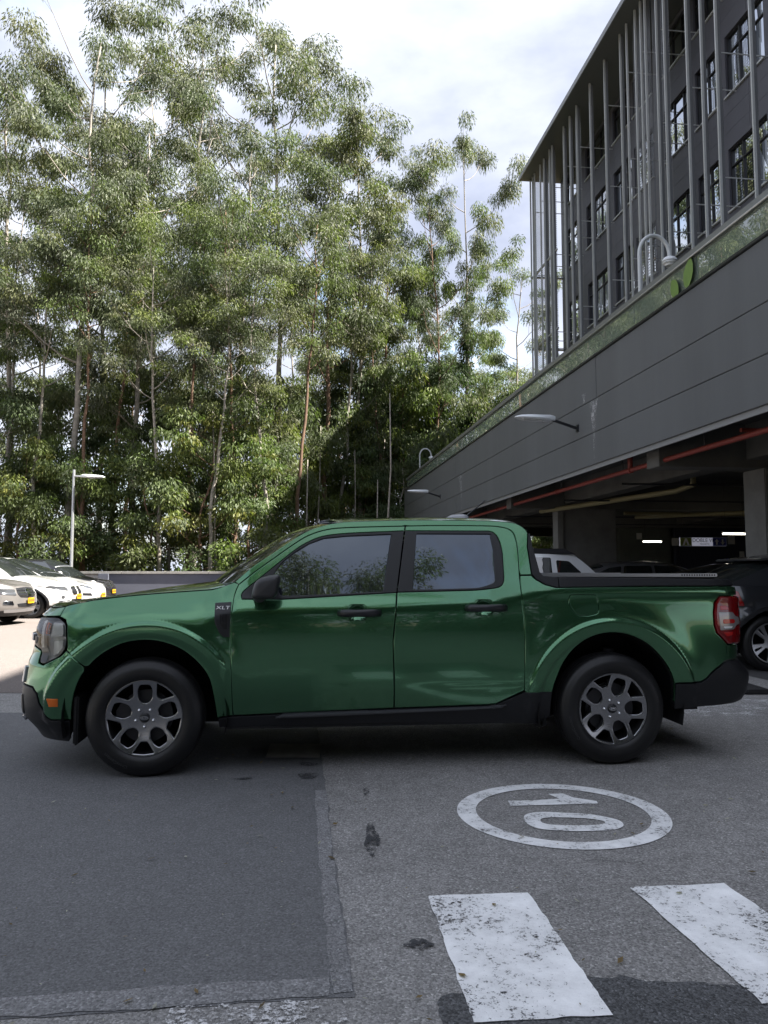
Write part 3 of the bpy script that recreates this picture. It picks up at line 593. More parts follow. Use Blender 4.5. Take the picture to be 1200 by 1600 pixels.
SP('window_divider', [(2.225, 1.512), (2.252, 1.512), (2.262, 1.43), (2.258, 1.2), (2.235, 1.188), (2.24, 1.4)], TRIM, push=.0035, h=.03, thick=.01)
# hood, windscreen, roof
E_ = np.array([S(u, z) for u, z in cr([(-1.451, 1.030), (-1.2, 1.034), (-.97, 1.037), (-.8, 1.038), (-.7, 1.040), (-.62, 1.042), (-.57, 1.05), (-.5, 1.065), (-.284, 1.097), (-.012, 1.125), (.332, 1.149), (.404, 1.157), (.47, 1.172)], 4)])
G = []; n = len(E_)
for i, e in enumerate(E_):
    f = i / (n - 1); tc_ = E_[0][0] + (.33 - E_[0][0]) * f ** 1.15; row = []
    for v in (0, .008, .02, .04, .07, .12, .2, .3, .42, .56, .7, .85, 1):
        y = e[1] + (YC - e[1]) * v; t = e[0] + (tc_ - e[0]) * (1 - (1 - v) ** 2)
        row.append((t, y, e[2] + .020 * (1 - (1 - v) ** 14) - .012 * v * v + (.012 * math.exp(-((y - .42) / .12) ** 2)) * min(1, f * 2)))
    G.append(row)
G = np.array(G); H2 = np.concatenate([G, (G * [1, -1, 1] + [0, 2 * YC, 0])[:, ::-1][:, 1:]], 1); link('hood', grid_mesh('hood', H2), PAINT, truck)
AP = np.array([S(u, z) for u, z in apill]); k0 = next(i for i, p in enumerate(AP) if p[0] > 1.19)
def spanmesh(rows): R_ = np.array(rows); return np.concatenate([R_, (R_ * [1, -1, 1] + [0, 2 * YC, 0])[:, ::-1][:, 1:]], 1)
rows = []
for i in range(k0 + 1):
    e = AP[i]; f = i / k0; rows.append([(e[0] - (.23 - .12 * f) * (1 - (1 - v) ** 2), e[1] + .004 + (YC - e[1] - .004) * v, e[2] - .003 + (.028 * f - .02 * (1 - f)) * (1 - (1 - v) ** 2)) for v in (0, .05, .1, .2, .3, .45, .6, .8, 1)])
link('windscreen', grid_mesh('windscreen', spanmesh(rows)), WSG, truck)
rows = []
for e in AP[k0:]:
    f = (e[0] - AP[k0][0]) / (AP[-1][0] - AP[k0][0]); bow = .11 * (1 - sstep(0, .35, f)); cz = .04
    rows.append([(e[0] - bow * (1 - (1 - v) ** 2), e[1] + (YC - e[1]) * v, e[2] + cz * (1 - (1 - v) ** 3) + .006 * (1 - (1 - v) ** 12)) for v in (0, .02, .05, .1, .2, .3, .45, .6, .8, 1)])
link('roof', grid_mesh('roof', spanmesh(rows)), PAINT, truck)
lst = AP[-1]
rows = [[(t, y, z) for y in np.linspace(.06 + (z - 1.2) * .36, YC, 6)] for t, z in ((2.50, 1.55), (2.505, 1.5), (2.53, 1.35), (2.54, 1.15))]
link('rear_window', grid_mesh('rear_window', spanmesh(rows)), FILM, truck)
# bed cover and rails
MB().box(2.55, 3.79, .10, 1.70, 1.215, 1.232).build('bed_cover', BLKP, truck)
for s_ in (.075, 1.68): MB().box(2.555, 3.80, s_, s_ + .045, 1.229, 1.252).build('cover_rail', SILV, truck, bevel=.004)
m = MB()
for i in range(14): m.box(3.54 + i * .018, 3.548 + i * .018, .0735, .076, 1.235, 1.247)
m.build('rail_notch', TRIM, truck)
# shell behind the gaps, wheel wells, underbody
def inner(u, v):
    P = side(np.clip(u, -.6, 3.9), v); P[..., 1] += .045; return P
SP('inner_shell', fa_up[::-1][::3][::-1] + [(.5, .32), (2.55, .32)] + rarch[1:-1:3] + [(3.5, .42), (3.72, .46), (3.8, 1.14), (2.45, 1.15), (.5, 1.12), (-.45, 1.03)], DARK, h=.12, push=-.05, thick=0)
for tw in (0, 3.013):
    m = MB(); n = 22; V = []
    for i in range(n + 1):
        a = rad(-14 + 208 * i / n)
        for y in (.035, .5): V.append((tw + .5 * math.cos(a), y, .362 + .5 * math.sin(a)))
    m.add(V, [(2 * i, 2 * i + 1, 2 * i + 3, 2 * i + 2) for i in range(n)]); m.add([(v[0], .5, v[2]) for v in V[::2]], [tuple(range(n + 1))])
    m.build('wheel_well', DARK, truck)
    link('wheel_well', mesh('wheel_well', [(v[0], 2 * YC - v[1], v[2]) for v in m.V], m.F), DARK, truck)
MB().box(-.55, 3.85, .5, 1.3, .26, .7).build('underbody', DARK, truck); MB().box(.5, 2.5, .09, 1.71, .27, .5).build('floor_pan', DARK, truck)
MB().box(-.43, -.40, .04, .3, .2, .5).build('splash_guard', DARK, truck, bevel=.01); MB().box(2.55, 2.575, .07, .3, .24, .5).build('splash_guard', DARK, truck, bevel=.01)
MB().tube([(3.0, .5, .5), (3.02, .14, .62), (3.03, .12, .75)], .035, 8).build('suspension_strut', STEEL, truck, smooth=True)
# mirrors
for sgn in (0, 1):
    V = []; F = []; nu, nv = 20, 12
    for i in range(nu):
        a = 2 * math.pi * i / nu
        for j in range(nv + 1):
            b = -math.pi / 2 + math.pi * j / nv
            pw = lambda c, e: math.copysign(abs(c) ** e, c)
            x = pw(math.cos(b), .45) * pw(math.cos(a), .45) * .082; y = pw(math.sin(b), .6) * .085; z = pw(math.cos(b), .45) * pw(math.sin(a), .5) * .074
            x += (z > 0) * z * .06 + .012 * (z / .07); z *= (1 - .18 * (x < 0) * abs(x) / .08)
            V.append((.742 + x, -.095 + y, 1.165 + z + .012 * x / .08))
    for i in range(nu):
        for j in range(nv): F.append((i * (nv + 1) + j, i * (nv + 1) + j + 1, (i + 1) % nu * (nv + 1) + j + 1, (i + 1) % nu * (nv + 1) + j))
    st = MB().tube([(.70, -.03, 1.105), (.69, .06, 1.11)], [.035, .045], 10)
    if sgn: V = [(v[0], 2 * YC - v[1], v[2]) for v in V]; st.V = [(v[0], 2 * YC - v[1], v[2]) for v in st.V]
    o = link('wing_mirror', mesh('wing_mirror', V, F, True), MIRP, truck); st.build('mirror_arm', MIRP, o, smooth=True)
# roof antenna pod and whip
V = []; F = []
for i, (t, w, z) in enumerate(((2.02, .01, 1.645), (2.06, .05, 1.675), (2.11, .07, 1.702), (2.2, .075, 1.708), (2.235, .06, 1.700), (2.25, .05, 1.65))):
    for y, q in ((-1, 0), (-.75, .75), (0, 1), (.75, .75), (1, 0)): V.append((t, .9 + y * w, 1.63 + (z - 1.63) * q))
for i in range(5):
    for j in range(4): F.append((i * 5 + j, i * 5 + j + 1, i * 5 + j + 6, i * 5 + j + 5))
an = link('antenna_pod', mesh('antenna_pod', V, F, True), M('grey_antenna_plastic', (.3, .31, .33), .35), truck)
MB().tube([(2.225, .9, 1.69), (2.375, .9, 1.815)], [.007, .005], 8).build('antenna_whip', TRIM, an, smooth=True)
for yw, far in ((0, False), (2 * YC, True)):
    for tw, sp in ((0, 0), (3.013, .30)):
        w = wheel(truck, tw, yw, .362, far=far, spin=sp)
        cm = []
        if not far:
            n = 24; V = [(.0245 * math.cos(2 * math.pi * i / n), .0205, .0115 * math.sin(2 * math.pi * i / n)) for i in range(n)] + [(.021 * math.cos(2 * math.pi * i / n), .0205, .0088 * math.sin(2 * math.pi * i / n)) for i in range(n)]
            m = MB().add(V, [(i, (i + 1) % n, (i + 1) % n + n, i + n) for i in range(n)])
            m.tube([(-.013, .0205, -.003), (-.008, .0205, .004), (-.003, .0205, -.002), (.002, .0205, .003), (.007, .0205, -.002), (.013, .0205, .002)], .0012, 5)
            o = m.build('emblem', CHROME, w); o.rotation_euler = (0, -sp, 0)
            for word, a0, size in (('CrossContact', 1.0 - sp, .026), ('CrossContact', 1.0 - sp + math.pi, .026)):
                me = text_mesh(word, size, .0006, 1.1)
                for v in me.vertices:
                    r = .305 + v.co.y; a = a0 - v.co.x / .305; v.co = (r * math.cos(a), -.0006 - v.co.z * .6 + .0012, r * math.sin(a))
                link('lettering', me, M('tyre_lettering', (.05, .05, .053), .6), w)
strip_twins()
# ------------------------------------------------------------------ parked cars: nose at t=0, tail at t=L, centre line y=0
YPL = M('yellow_number_plate', (.62, .33, .008), .5, var=.06, vscale=30); PLD = M('plate_print', (.05, .04, .02), .5)
CGL = glass_film('car_window_glass', .16, (.015, .018, .018), (1, 1, 1)); HLC = M('headlamp_glass', (.20, .21, .225), .1, .7, coat=1)
def parked_car(name, loc, rz, paint, label, L_=4.5, W_=1.86, H=1.65, zb=.24, R=.35, tf=.86, tr=3.7, nose=.85, cowl=(1.25, 1.06), belt=1.05, tailz=1.0, ws=(1.2, 2.05), rs=(3.6, 4.3), kind='suv', clad=True, windows=None, rails=False, spoiler=False, plate=True, front=True, group=None):
    root = tag(empty(name, loc, rz), label, 'car', group); hw = W_ / 2; T0 = .62; LF = .8; BF = hw * .62; T1 = L_ - .5; LR = .55; BR = hw * .5
    uf = T0 - LF - (hw - BF); ur = T1 + LR + (hw - BR)
    topl = [(uf, nose), (T0 - LF, nose), (-.0, nose + .02), (.3, nose + .07), (.7, nose + .12), (cowl[0], cowl[1]), (cowl[0] + .6, belt), (L_ * .6, belt + .02), (T1 - .2, belt + .05), (T1 + .2, tailz + .04), (T1 + LR, tailz), (ur, tailz)]
    tu = np.array([p[0] for p in topl]); tz = np.array([p[1] for p in topl])
    def f(u, z):
        u = np.asarray(u, float); z = np.asarray(z, float)
        o = .05 * ((z - .62) / .4) ** 2 + .22 * softplus(.40 - z, .015) + .35 * softplus(z - (np.interp(u, tu, tz) - .10), .02) + .018 * np.exp(-((z - .78) / .035) ** 2)
        for tw in (tf, tr): o = o - .03 * sstep(R + .17, R + .10, np.hypot(u - tw, z - R))
        A = T0 - .0 - np.interp(z, [0, .25, .45, .7, .95, 1.2], [.10, .04, .0, .03, .12, .3]); Rr = (L_ - T1) - np.interp(z, [0, .25, .5, .8, 1.1, 1.6], [.12, .05, .0, .06, .12, .3])
        ph = np.clip((T0 - u) / LF, 0, 1) * math.pi / 2; ex_ = np.clip(T0 - LF - u, 0, 9); pr = np.clip((u - T1) / LR, 0, 1) * math.pi / 2; er = np.clip(u - T1 - LR, 0, 9)
        t = np.where(u < T0, T0 - (A - o) * np.sin(ph) - .04 * (1 - (1 - np.clip(ex_ / .4, 0, 1)) ** 2), np.where(u > T1, T1 + (Rr - o) * np.sin(pr), u))
        y = np.where(u < T0, BF - (BF - o) * np.cos(ph) + ex_, np.where(u > T1, BR - (BR - o) * np.cos(pr) + er, o))
        return np.stack([t, y - hw, z + 0 * u], -1)
    def arch(tw, r):
        a0 = math.asin(min(1, max(-1, (zb - R) / r))); return [(tw + r * math.cos(a), R + r * math.sin(a)) for a in np.linspace(math.pi - a0, a0, 15)]
    ra = R + .055
    def CP(nm, out, mat, **k): return panel(nm, root, out, f, mat, both=0., **k)
    out = [(uf, zb)] + arch(tf, ra) + arch(tr, ra) + [(ur, zb + .06)] + topl[::-1]
    CP('body', out, paint, h=.07, thick=.02)
    if clad:
        ow = lambda tw: [(tw + (ra + .055) * math.cos(a), R + (ra + .055) * math.sin(a)) for a in np.linspace(math.pi * 1.02, -.02 * math.pi, 15)]
        for tw in (tf, tr): CP('arch_cladding', arch(tw, ra) + ow(tw)[::-1], BLKP, push=.006, h=.05)
        CP('sill_cladding', [(tf + ra + .01, zb - .01), (tr - ra - .01, zb - .01), (tr - ra - .02, zb + .12), (tf + ra + .02, zb + .12)], BLKP, push=.006, h=.08)
        CP('bumper_skirt', [(uf, zb - .02), (tf - ra - .01, zb - .02), (tf - ra - .005, zb + .1), (.1, zb + .12), (uf, zb + .13)], BLKP, push=.006, h=.06)
        CP('bumper_skirt', [(tr + ra + .02, zb + .0), (ur, zb + .02), (ur, zb + .26), (T1 + .2, zb + .25), (tr + ra + .02, zb + .12)], BLKP, push=.006, h=.06)
    for tw in (tf, tr):
        m = MB(); n = 16; V = []
        for i in range(n + 1):
            a = rad(-20 + 220 * i / n)
            for y in (-hw + .07, -hw + .4): V.append((tw + (ra + .02) * math.cos(a), y, R + (ra + .02) * math.sin(a)))
        m.add(V, [(2 * i, 2 * i + 1, 2 * i + 3, 2 * i + 2) for i in range(n)]); m.add([(v[0], -hw + .4, v[2]) for v in V[::2]], [tuple(range(n + 1))])
        m.add([(v[0], -v[1], v[2]) for v in m.V], m.F); m.build('wheel_well', DARK, root)
        for sg_ in (-1, 1):
            w_ = wheel(root, tw, sg_ * (hw - .035), R, R=R, rr=R - .105, wid=.22, style='five', far=sg_ > 0, rimmat=SILV, full=False)
    MB().box(.4, L_ - .35, -hw + .3, hw - .3, zb - .03, zb + .25).build('underbody', DARK, root)
    # hood
    us = np.concatenate([np.linspace(uf, T0 - LF, 4), np.linspace(T0 - LF, cowl[0], 18)[1:]]); G = []
    for i, u in enumerate(us):
        e = f(u, np.interp(u, tu, tz)); q = i / (len(us) - 1); tc_ = f(uf, nose)[0] + (cowl[0] - .12 - f(uf, nose)[0]) * q
        G.append([(e[0] + (tc_ - e[0]) * (1 - (1 - v) ** 2), e[1] * (1 - v), e[2] + .035 * (1 - (1 - v) ** 3) * min(1, q * 3) + .01 * (1 - (1 - v) ** 9)) for v in (0, .02, .06, .15, .3, .5, .75, 1)])
    def both_(G): G = np.array(G); return np.concatenate([G, (G * [1, -1, 1])[:, ::-1][:, 1:]], 1)
    link('hood', grid_mesh('hood', both_(G)), paint, root)
    # greenhouse
    rl = cr([(ws[0] - .05, cowl[1] + .0), (ws[0] + .35 * (ws[1] - ws[0]), cowl[1] + .42 * (H - cowl[1])), (ws[1], H - .06), (ws[1] + .5, H), (rs[0] - .3, H - .02), (rs[0], H - .06), (rs[1], belt + .12), (L_ - .16, tailz + .02)], 5)
    rt = np.array([p[0] for p in rl]); rz_ = np.array([p[1] for p in rl]); G = []; SG = []
    sb = np.linspace(ws[0] - .05, L_ - .16, 40)
    def gside(t, z):
        t = np.asarray(t, float); z = np.asarray(z, float); bz = np.interp(t, tu, tz); bt = f(np.minimum(t, T1), np.minimum(bz, 1.2))[..., 1]
        nar = .30 * sstep(L_ - 1.3, L_ - .1, t); return np.stack([t + 0 * z, bt + .0 + .40 * (z - bz) + nar * .35, z + 0 * t], -1)
    for t in sb:
        z = np.interp(t, rt, rz_); bz = min(np.interp(t, tu, tz), z); ze = max(bz, z - .055); e = gside(t, ze); bow = .10 * (1 - sstep(ws[1], ws[1] + .5, t))
        SG.append([gside(t, bz + (ze - bz) * v) - [0, 0, .0] for v in (0, .25, .5, .75, 1)])
        G.append([(e[0] - bow * (1 - (1 - v) ** 2), e[1] * (1 - v), ze + (z - ze + .02) * (1 - (1 - v) ** 3)) for v in (0, .03, .08, .2, .4, .7, 1)])
    SG = np.array(SG); me = grid_mesh('pillars', SG, flip=True); link('pillars', me, paint, root); link('pillars', mirror_mesh(me, 'pillars', 0.), paint, root)
    iw = next(i for i, t in enumerate(sb) if t >= ws[1]); ir = next((i for i, t in enumerate(sb) if t >= rs[0]), len(sb) - 2)
    link('windscreen', grid_mesh('windscreen', both_(G[:iw + 1])), CGL, root); link('roof', grid_mesh('roof', both_(G[iw:ir + 1])), paint, root); link('rear_window', grid_mesh('rear_window', both_(G[ir:])), CGL, root)
    gs = lambda u, v: gside(u, v)
    wn_ = windows or [[(ws[0] + .34, belt + .05), (ws[1] - .02, H - .11), (ws[1] + .42, H - .085), (ws[1] + .40, belt + .05)], [(ws[1] + .47, belt + .05), (ws[1] + .49, H - .085), (rs[0] - .45, H - .10), (rs[0] - .4, belt + .06)], [(rs[0] - .34, belt + .07), (rs[0] - .39, H - .105), (rs[0] - .12, H - .14), (rs[0] + .18, belt + .15)]]
    for P in wn_:
        if kind == 'none': break
        o = panel('side_window', root, rounded(P, .04), gs, CGL, both=0., h=.08, push=.006, thick=.008)
    for sg_ in (-1, 1):
        V = []; 
        m = MB().tube([(ws[0] + .42, sg_ * (hw - .03), belt + .07), (ws[0] + .40, sg_ * (hw + .05), belt + .1), (ws[0] + .40, sg_ * (hw + .12), belt + .1), (ws[0] + .41, sg_ * (hw + .20), belt + .1)], [.03, .07, .085, .05], 10); m.build('door_mirror', paint, root, smooth=True)
    if rails:
        for sg_ in (-1, 1):
            y = sg_ * abs(gside(ws[1] + .5, H - .06)[1]) * .97
            m = MB(); P = [(ws[1] + .2, H - .05), (ws[1] + .4, H + .05), (rs[0] - .25, H + .04), (rs[0] + .0, H - .07)]; P2 = [(ws[1] + .5, H - .02), (rs[0] - .35, H - .02)]
            m.prism([P[0], P[1], P[2], P[3]], y - .03, y + .03).build('roof_rail', BLKP, root, bevel=.012)
    if spoiler: MB().prism([(rs[0] - .3, H - .02), (rs[0] + .28, H - .07), (rs[0] + .30, H - .10), (rs[0] - .1, H - .09)], -hw * .72, hw * .72).build('spoiler', paint, root, bevel=.012)
    CP('tail_lamp', rounded([(T1 + .05, tailz - .22), (T1 + LR, tailz - .2), (T1 + LR + .15, tailz - .1), (T1 + LR, tailz - .02), (T1 + .12, tailz - .03)], .03), RED, push=.006, h=.05)
    if front:
        if kind == 'kidney':
            CP('headlight', rounded([(.0 - .1, .72), (.28, .76), (.50, .82), (.40, .865), (.0, .84), (-.1, .80)], .03), HLC, push=.006, h=.04)
            CP('grille', rounded([(uf + .04, .62), (-.30, .60), (-.22, .68), (-.24, .83), (uf + .04, .85)], .03), CHROME, push=.014, h=.05); CP('grille_mesh', rounded([(uf + .07, .64), (-.31, .63), (-.25, .69), (-.27, .81), (uf + .07, .825)], .03), BLKP, push=.019, h=.05)
            CP('fog_lamp', [(.10 + .05 * math.cos(a), .56 + .05 * math.sin(a)) for a in np.linspace(0, 6.28, 13)[:-1]], HLC, push=.006, h=.03); CP('air_intake', rounded([(-.1, .36), (.22, .38), (.2, .46), (-.05, .47)], .02), BLKP, push=.006, h=.04)
            CP('air_intake', rounded([(uf, .36), (-.25, .36), (-.18, .50), (uf, .50)], .02), BLKP, push=.006, h=.05); CP('skid_trim', rounded([(uf, .33), (-.2, .33), (-.02, .47), (-.06, .50), (-.22, .37), (uf, .37)], .01), SILV, push=.010, h=.05)
        elif kind == 'bars':
            CP('headlight', rounded([(-.05, .68), (.36, .73), (.46, .80), (.30, .86), (-.08, .83)], .03), HLC, push=.006, h=.04)
            CP('grille', rounded([(uf, .62), (-.18, .64), (-.1, .72), (-.14, .86), (uf, .88)], .03), BLKP, push=.006, h=.05)
            for z_ in (.67, .73, .79): CP('grille_bar', [(uf, z_), (-.16, z_ + .005), (-.16, z_ + .03), (uf, z_ + .025)], CHROME, push=.014, h=.06)
            CP('badge', rounded([(uf, .65), (uf + .06, .65), (uf + .085, .745), (uf + .06, .84), (uf, .84)], .01), CHROME, push=.02, h=.04)
            CP('fog_lamp', rounded([(.02, .46), (.26, .48), (.24, .57), (.05, .57)], .03), CHROME, push=.008, h=.04); CP('air_intake', rounded([(uf, .40), (-.12, .42), (-.05, .5), (uf, .52)], .02), BLKP, push=.006, h=.05); CP('skid_trim', rounded([(uf, .30), (.2, .30), (.22, .37), (uf, .39)], .02), SILV, push=.010, h=.05)
        else:
            CP('headlight', rounded([(-.02, .70), (.30, .77), (.52, .86), (.46, .885), (.1, .81), (-.04, .75)], .02), HLC, push=.006, h=.04)
            CP('air_intake', rounded([(.02, .50), (.36, .53), (.33, .60), (.06, .59)], .02), BLKP, push=.006, h=.04); CP('air_intake', rounded([(uf, .30), (-.1, .30), (-.02, .37), (uf, .38)], .02), BLKP, push=.006, h=.05)
    if plate:
        px_ = f(uf, .55)[0]
        for a, b_, zq in (((px_ - .05, px_ - .03, .56) if kind != 'suv' else (px_ - .05, px_ - .03, .52),) if front else ()) :
            pl_ = MB().box(a, b_, -.15, .15, zq - .065, zq + .065).build('number_plate', YPL, root, bevel=.004)
            m = MB()
            for i in range(6): m.box(a - .002, a - .001, -.13 + i * .046, -.13 + i * .046 + .028, zq - .028, zq + .032)
            m.build('plate_characters', PLD, pl_)
    return root
CW = M('white_car_paint', (.50, .50, .495), .3, coat=1.); CG = M('taupe_grey_car_paint', (.26, .245, .235), .35, .5, coat=1.); CB = M('black_car_paint', (.012, .012, .014), .25, coat=1.); CS = M('silver_car_paint', (.62, .64, .65), .35, .25, coat=1.); CD = M('dark_grey_car_paint', (.035, .037, .042), .3, .4, coat=1.); CM = M('grey_car_paint', (.12, .12, .125), .35, .4, coat=1.)
parked_car('parked_car', (-8.45, 18.35, 0), math.pi, CG, 'grey crossover at the left edge, its nose nearest the viewer', nose=.90, kind='bars', group='cars parked in the sunlit row')
parked_car('parked_car', (-8.45, 21.25, 0), math.pi, CW, 'white crossover with black arches, second in the sunlit row', nose=.92, kind='kidney', cowl=(1.45, 1.10), ws=(1.4, 2.2), group='cars parked in the sunlit row')
parked_car('parked_car', (-8.75, 23.9, 0), math.pi, CW, 'smooth white car with dark roof glass, third in the sunlit row', nose=.80, kind='suv', clad=False, cowl=(1.45, 1.06), ws=(1.35, 2.75), H=1.66, belt=1.06, L_=4.75, tr=3.75, group='cars parked in the sunlit row')
parked_car('parked_car', (-9.3, 26.4, 0), math.pi, CB, 'black car peeking out behind the white one, farthest in the sunlit row', nose=.86, kind='bars', group='cars parked in the sunlit row')
parked_car('parked_car', (.02, 15.5, 0), 0, CS, 'silver crossover with black roof rails seen over the truck bed', H=1.65, rails=True, L_=4.35, rs=(3.7, 4.15), tr=3.55, windows=[[(1.6, 1.12), (2.1, 1.5), (2.5, 1.53), (2.5, 1.12)], [(2.57, 1.12), (2.57, 1.53), (3.2, 1.52), (3.2, 1.12)], [(3.30, 1.13), (3.29, 1.47), (3.55, 1.45), (3.78, 1.22), (3.78, 1.13)]], group='cars in the shade of the deck')
parked_car('parked_car', (8.65, 10.62, 0), math.pi, CD, 'dark grey car with rear spoiler behind the tailgate of the truck', H=1.50, R=.36, tr=3.78, L_=4.55, clad=True, spoiler=True, belt=1.02, tailz=1.04, rs=(3.5, 4.25), group='cars in the shade of the deck')
parked_car('parked_car', (8.6, 18.2, 0), math.pi, CM, 'low grey car deep in the deck, only its roof showing over the bed', H=1.47, L_=4.5, clad=False, group='cars in the shade of the deck')
parked_car('parked_car', (9.6, 14.2, 0), math.pi, CB, 'low black car between the silver and dark grey ones in the deck', H=1.40, L_=4.5, clad=False, group='cars in the shade of the deck')
strip_twins()
# ------------------------------------------------------------------ ground, paving, road markings
def sheet(name, poly, z, mat, parent=None, rough_edge=0., **kw):
    P = np.array(poly, float)
    if rough_edge:
        P = resample(P, .025); rng = np.random.default_rng(len(P)); w = rng.normal(0, 1, (len(P), 2)); w = (w + np.roll(w, 1, 0) + np.roll(w, -1, 0)) / 2; P = P + w * rough_edge
    return link(name, mesh(name, [(p[0], p[1], z) for p in P], [tuple(range(len(P)))]), mat, parent, **kw)
SOIL = M('forest_soil', (.11, .085, .055), .95, var=.5, vscale=.8, bump=.6, bscale=5)
sheet('ground', [(-600, -600), (600, -600), (600, 600), (-600, 600)], -.03, SOIL, kind='structure')
ASPH_OLD = asphalt('worn_asphalt', .165, .285, .36, (1.02, 1, .97), 0, .6, blot=.3)
ASPH_NEW = asphalt('newer_asphalt', .108, .15, .18, (.99, 1, 1.02), 3, .5, blot=.4, relief=.35)
ASPH_SEAM = asphalt('patch_joint_asphalt', .15, .225, .3, (1, 1, 1.01), 5, 2., blot=.3)
ASPH_TAR = asphalt('tar_strip_asphalt', .06, .105, .5, (.98, 1, 1.04), 7, 2., rough=.6, blot=.4)
LOT = asphalt('sunlit_lot_paving', .11, .155, .25, (1.12, .97, .89), 9, .25)
sheet('driveway', [(-26, -30), (14, -30), (14, 29), (-26, 29)], 0, ASPH_OLD, kind='structure')
sheet('parking_lot', [(-26, 8.1), (-3.2, 8.1), (-2.4, 29), (-26, 29)], .004, LOT, kind='structure')
sheet('asphalt_patch', [(-9, 7.0), (-.62, 7.0), (-.466, 5.708), (-.36, 4.75), (-.23, 3.6), (-.085, 2.40), (-1.1, 2.285), (-3, 2.1), (-9, 1.8)], .002, ASPH_NEW, kind='structure', rough_edge=.004)
for nm, pl in (('patch_joint', [(-.40, 4.55), (-.335, 4.55), (-.235, 3.6), (-.092, 2.42), (-.155, 2.42), (-.30, 3.6)]), ('patch_joint', [(-.17, 2.50), (-.165, 2.40), (-1.1, 2.29), (-3, 2.1), (-3, 2.2), (-1.1, 2.40), (-.5, 2.48)])):
    sheet(nm, pl, .004, ASPH_SEAM, kind='structure', rough_edge=.004)
sheet('tar_strip', [(.16, 2.36), (.33, 2.52), (.62, 2.53), (1.0, 2.47), (1.9, 2.5), (1.9, 1.4), (.2, 1.4)], .003, ASPH_TAR, kind='structure', rough_edge=.012)
STAIN = paint_mark('dark_oil_stain', .50, (.035, .036, .04), 4, 6.)
for i, (x, y, a, b) in enumerate(((-.47, 4.86, .06, .09), (-.50, 5.15, .06, .05), (-.06, 3.75, .035, .2), (.12, 2.72, .05, .03), (-.85, 4.8, .06, .02), (-.1, 4.55, .02, .1))):
    sheet('oil_stain', [(x + a * math.cos(q) * (1 + .25 * math.sin(3 * q + i)), y + b * math.sin(q) * (1 + .25 * math.cos(2 * q + i))) for q in np.linspace(0, 2 * math.pi, 25)[:-1]], .0065, STAIN, kind='structure')
# circle with the number 10, read from the building side
PM1 = paint_mark('worn_white_road_paint', .432, (.80, .81, .81), 1, 6.); PM2 = paint_mark('worn_crossing_paint', .436, (.86, .87, .87), 2, 3.); PM3 = paint_mark('almost_gone_paint', .53, (.6, .6, .6), 6, 7.)
mk = empty('speed_marking', (.934, 4.148, .0)); tag(mk, 'white painted circle with the number 10 on the asphalt', 'road marking')
n = 64
ring = MB(); V = []
for i in range(n):
    a = 2 * math.pi * i / n; V += [(.548 * math.cos(a), .540 * math.sin(a), .004), (.448 * math.cos(a), .442 * math.sin(a), .004)]
ring.add(V, [(2 * i, (2 * i + 2) % (2 * n), (2 * i + 3) % (2 * n), 2 * i + 1) for i in range(n)]); ring.build('ring', PM1, mk)
def flatring(A, B):
    k = len(A); return [(x, y, .004) for x, y in A] + [(x, y, .004) for x, y in B], [(i, (i + 1) % k, (i + 1) % k + k, i + k) for i in range(k)]
zo = rounded([(-.205, .11), (-.115, .155), (.15, .115), (.27, .02), (.27, -.07), (.20, -.135), (-.02, -.155), (-.18, -.12), (-.225, -.02)][::-1], .06, 4); zi = [(x * .66 + .006, y * .42 - .002) for x, y in zo]
o = MB().add(*flatring([(x, y - .145 + .005) for x, y in zo], [(x, y - .145 + .005) for x, y in zi])).build('digit_zero', PM1, mk)
o = MB().add([(x, y, .004) for x, y in [(-.248, .115), (.0, .135), (.235, .155), (.24, .20), (.13, .265), (.085, .345), (-.0, .335), (.045, .245), (-.10, .215), (-.25, .205)]], [tuple(range(10))]).build('digit_one', PM1, mk)
cw = [('crossing_bar', [(.173, 3.106), (.571, 3.135), (.655, 2.30), (.253, 2.262)], 'worn white crossing bar nearest the asphalt patch edge'), ('crossing_bar', [(.985, 3.184), (1.382, 3.228), (1.50, 2.40), (1.11, 2.355)], 'white crossing bar at the right edge of the picture')]
for nm, pl, lb in cw: tag(sheet(nm, pl, .0065, PM2, rough_edge=.0025), lb, 'road marking', 'zebra crossing bars')
tag(sheet('crossing_bar', [(-.62, 2.33), (-.12, 2.385), (-.03, 1.7), (-.5, 1.6)], .0065, PM3, rough_edge=.01), 'almost worn away crossing bar at the bottom edge of the patch', 'road marking', 'zebra crossing bars')
tag(sheet('stop_line', [(1.9, 6.78), (3.5, 6.86), (3.95, 7.72), (2.1, 7.6)], .004, PM3, rough_edge=.01), 'wide faded white line on the asphalt behind the rear bumper', 'road marking')
tag(sheet('paver', [(-.80, 5.30), (-.435, 5.30), (-.455, 5.72), (-.83, 5.72)], .012, M('pale_concrete', (.30, .28, .25), .8, var=.3, vscale=9)), 'pale concrete utility cover in the ground under the green truck', 'utility cover')
m = MB()
m.prism([(3.1, 0.004), (3.2, .05), (3.42, .05), (3.52, .004)], 7.9, 9.0)
hb = m.build('speed_hump', M('black_rubber_hump', (.02, .02, .021), .7, bump=.8, bscale=60), bevel=.01); hb.location = (.55, .1, 0); tag(hb, 'low black rubber speed hump on the asphalt behind the truck', 'speed hump')
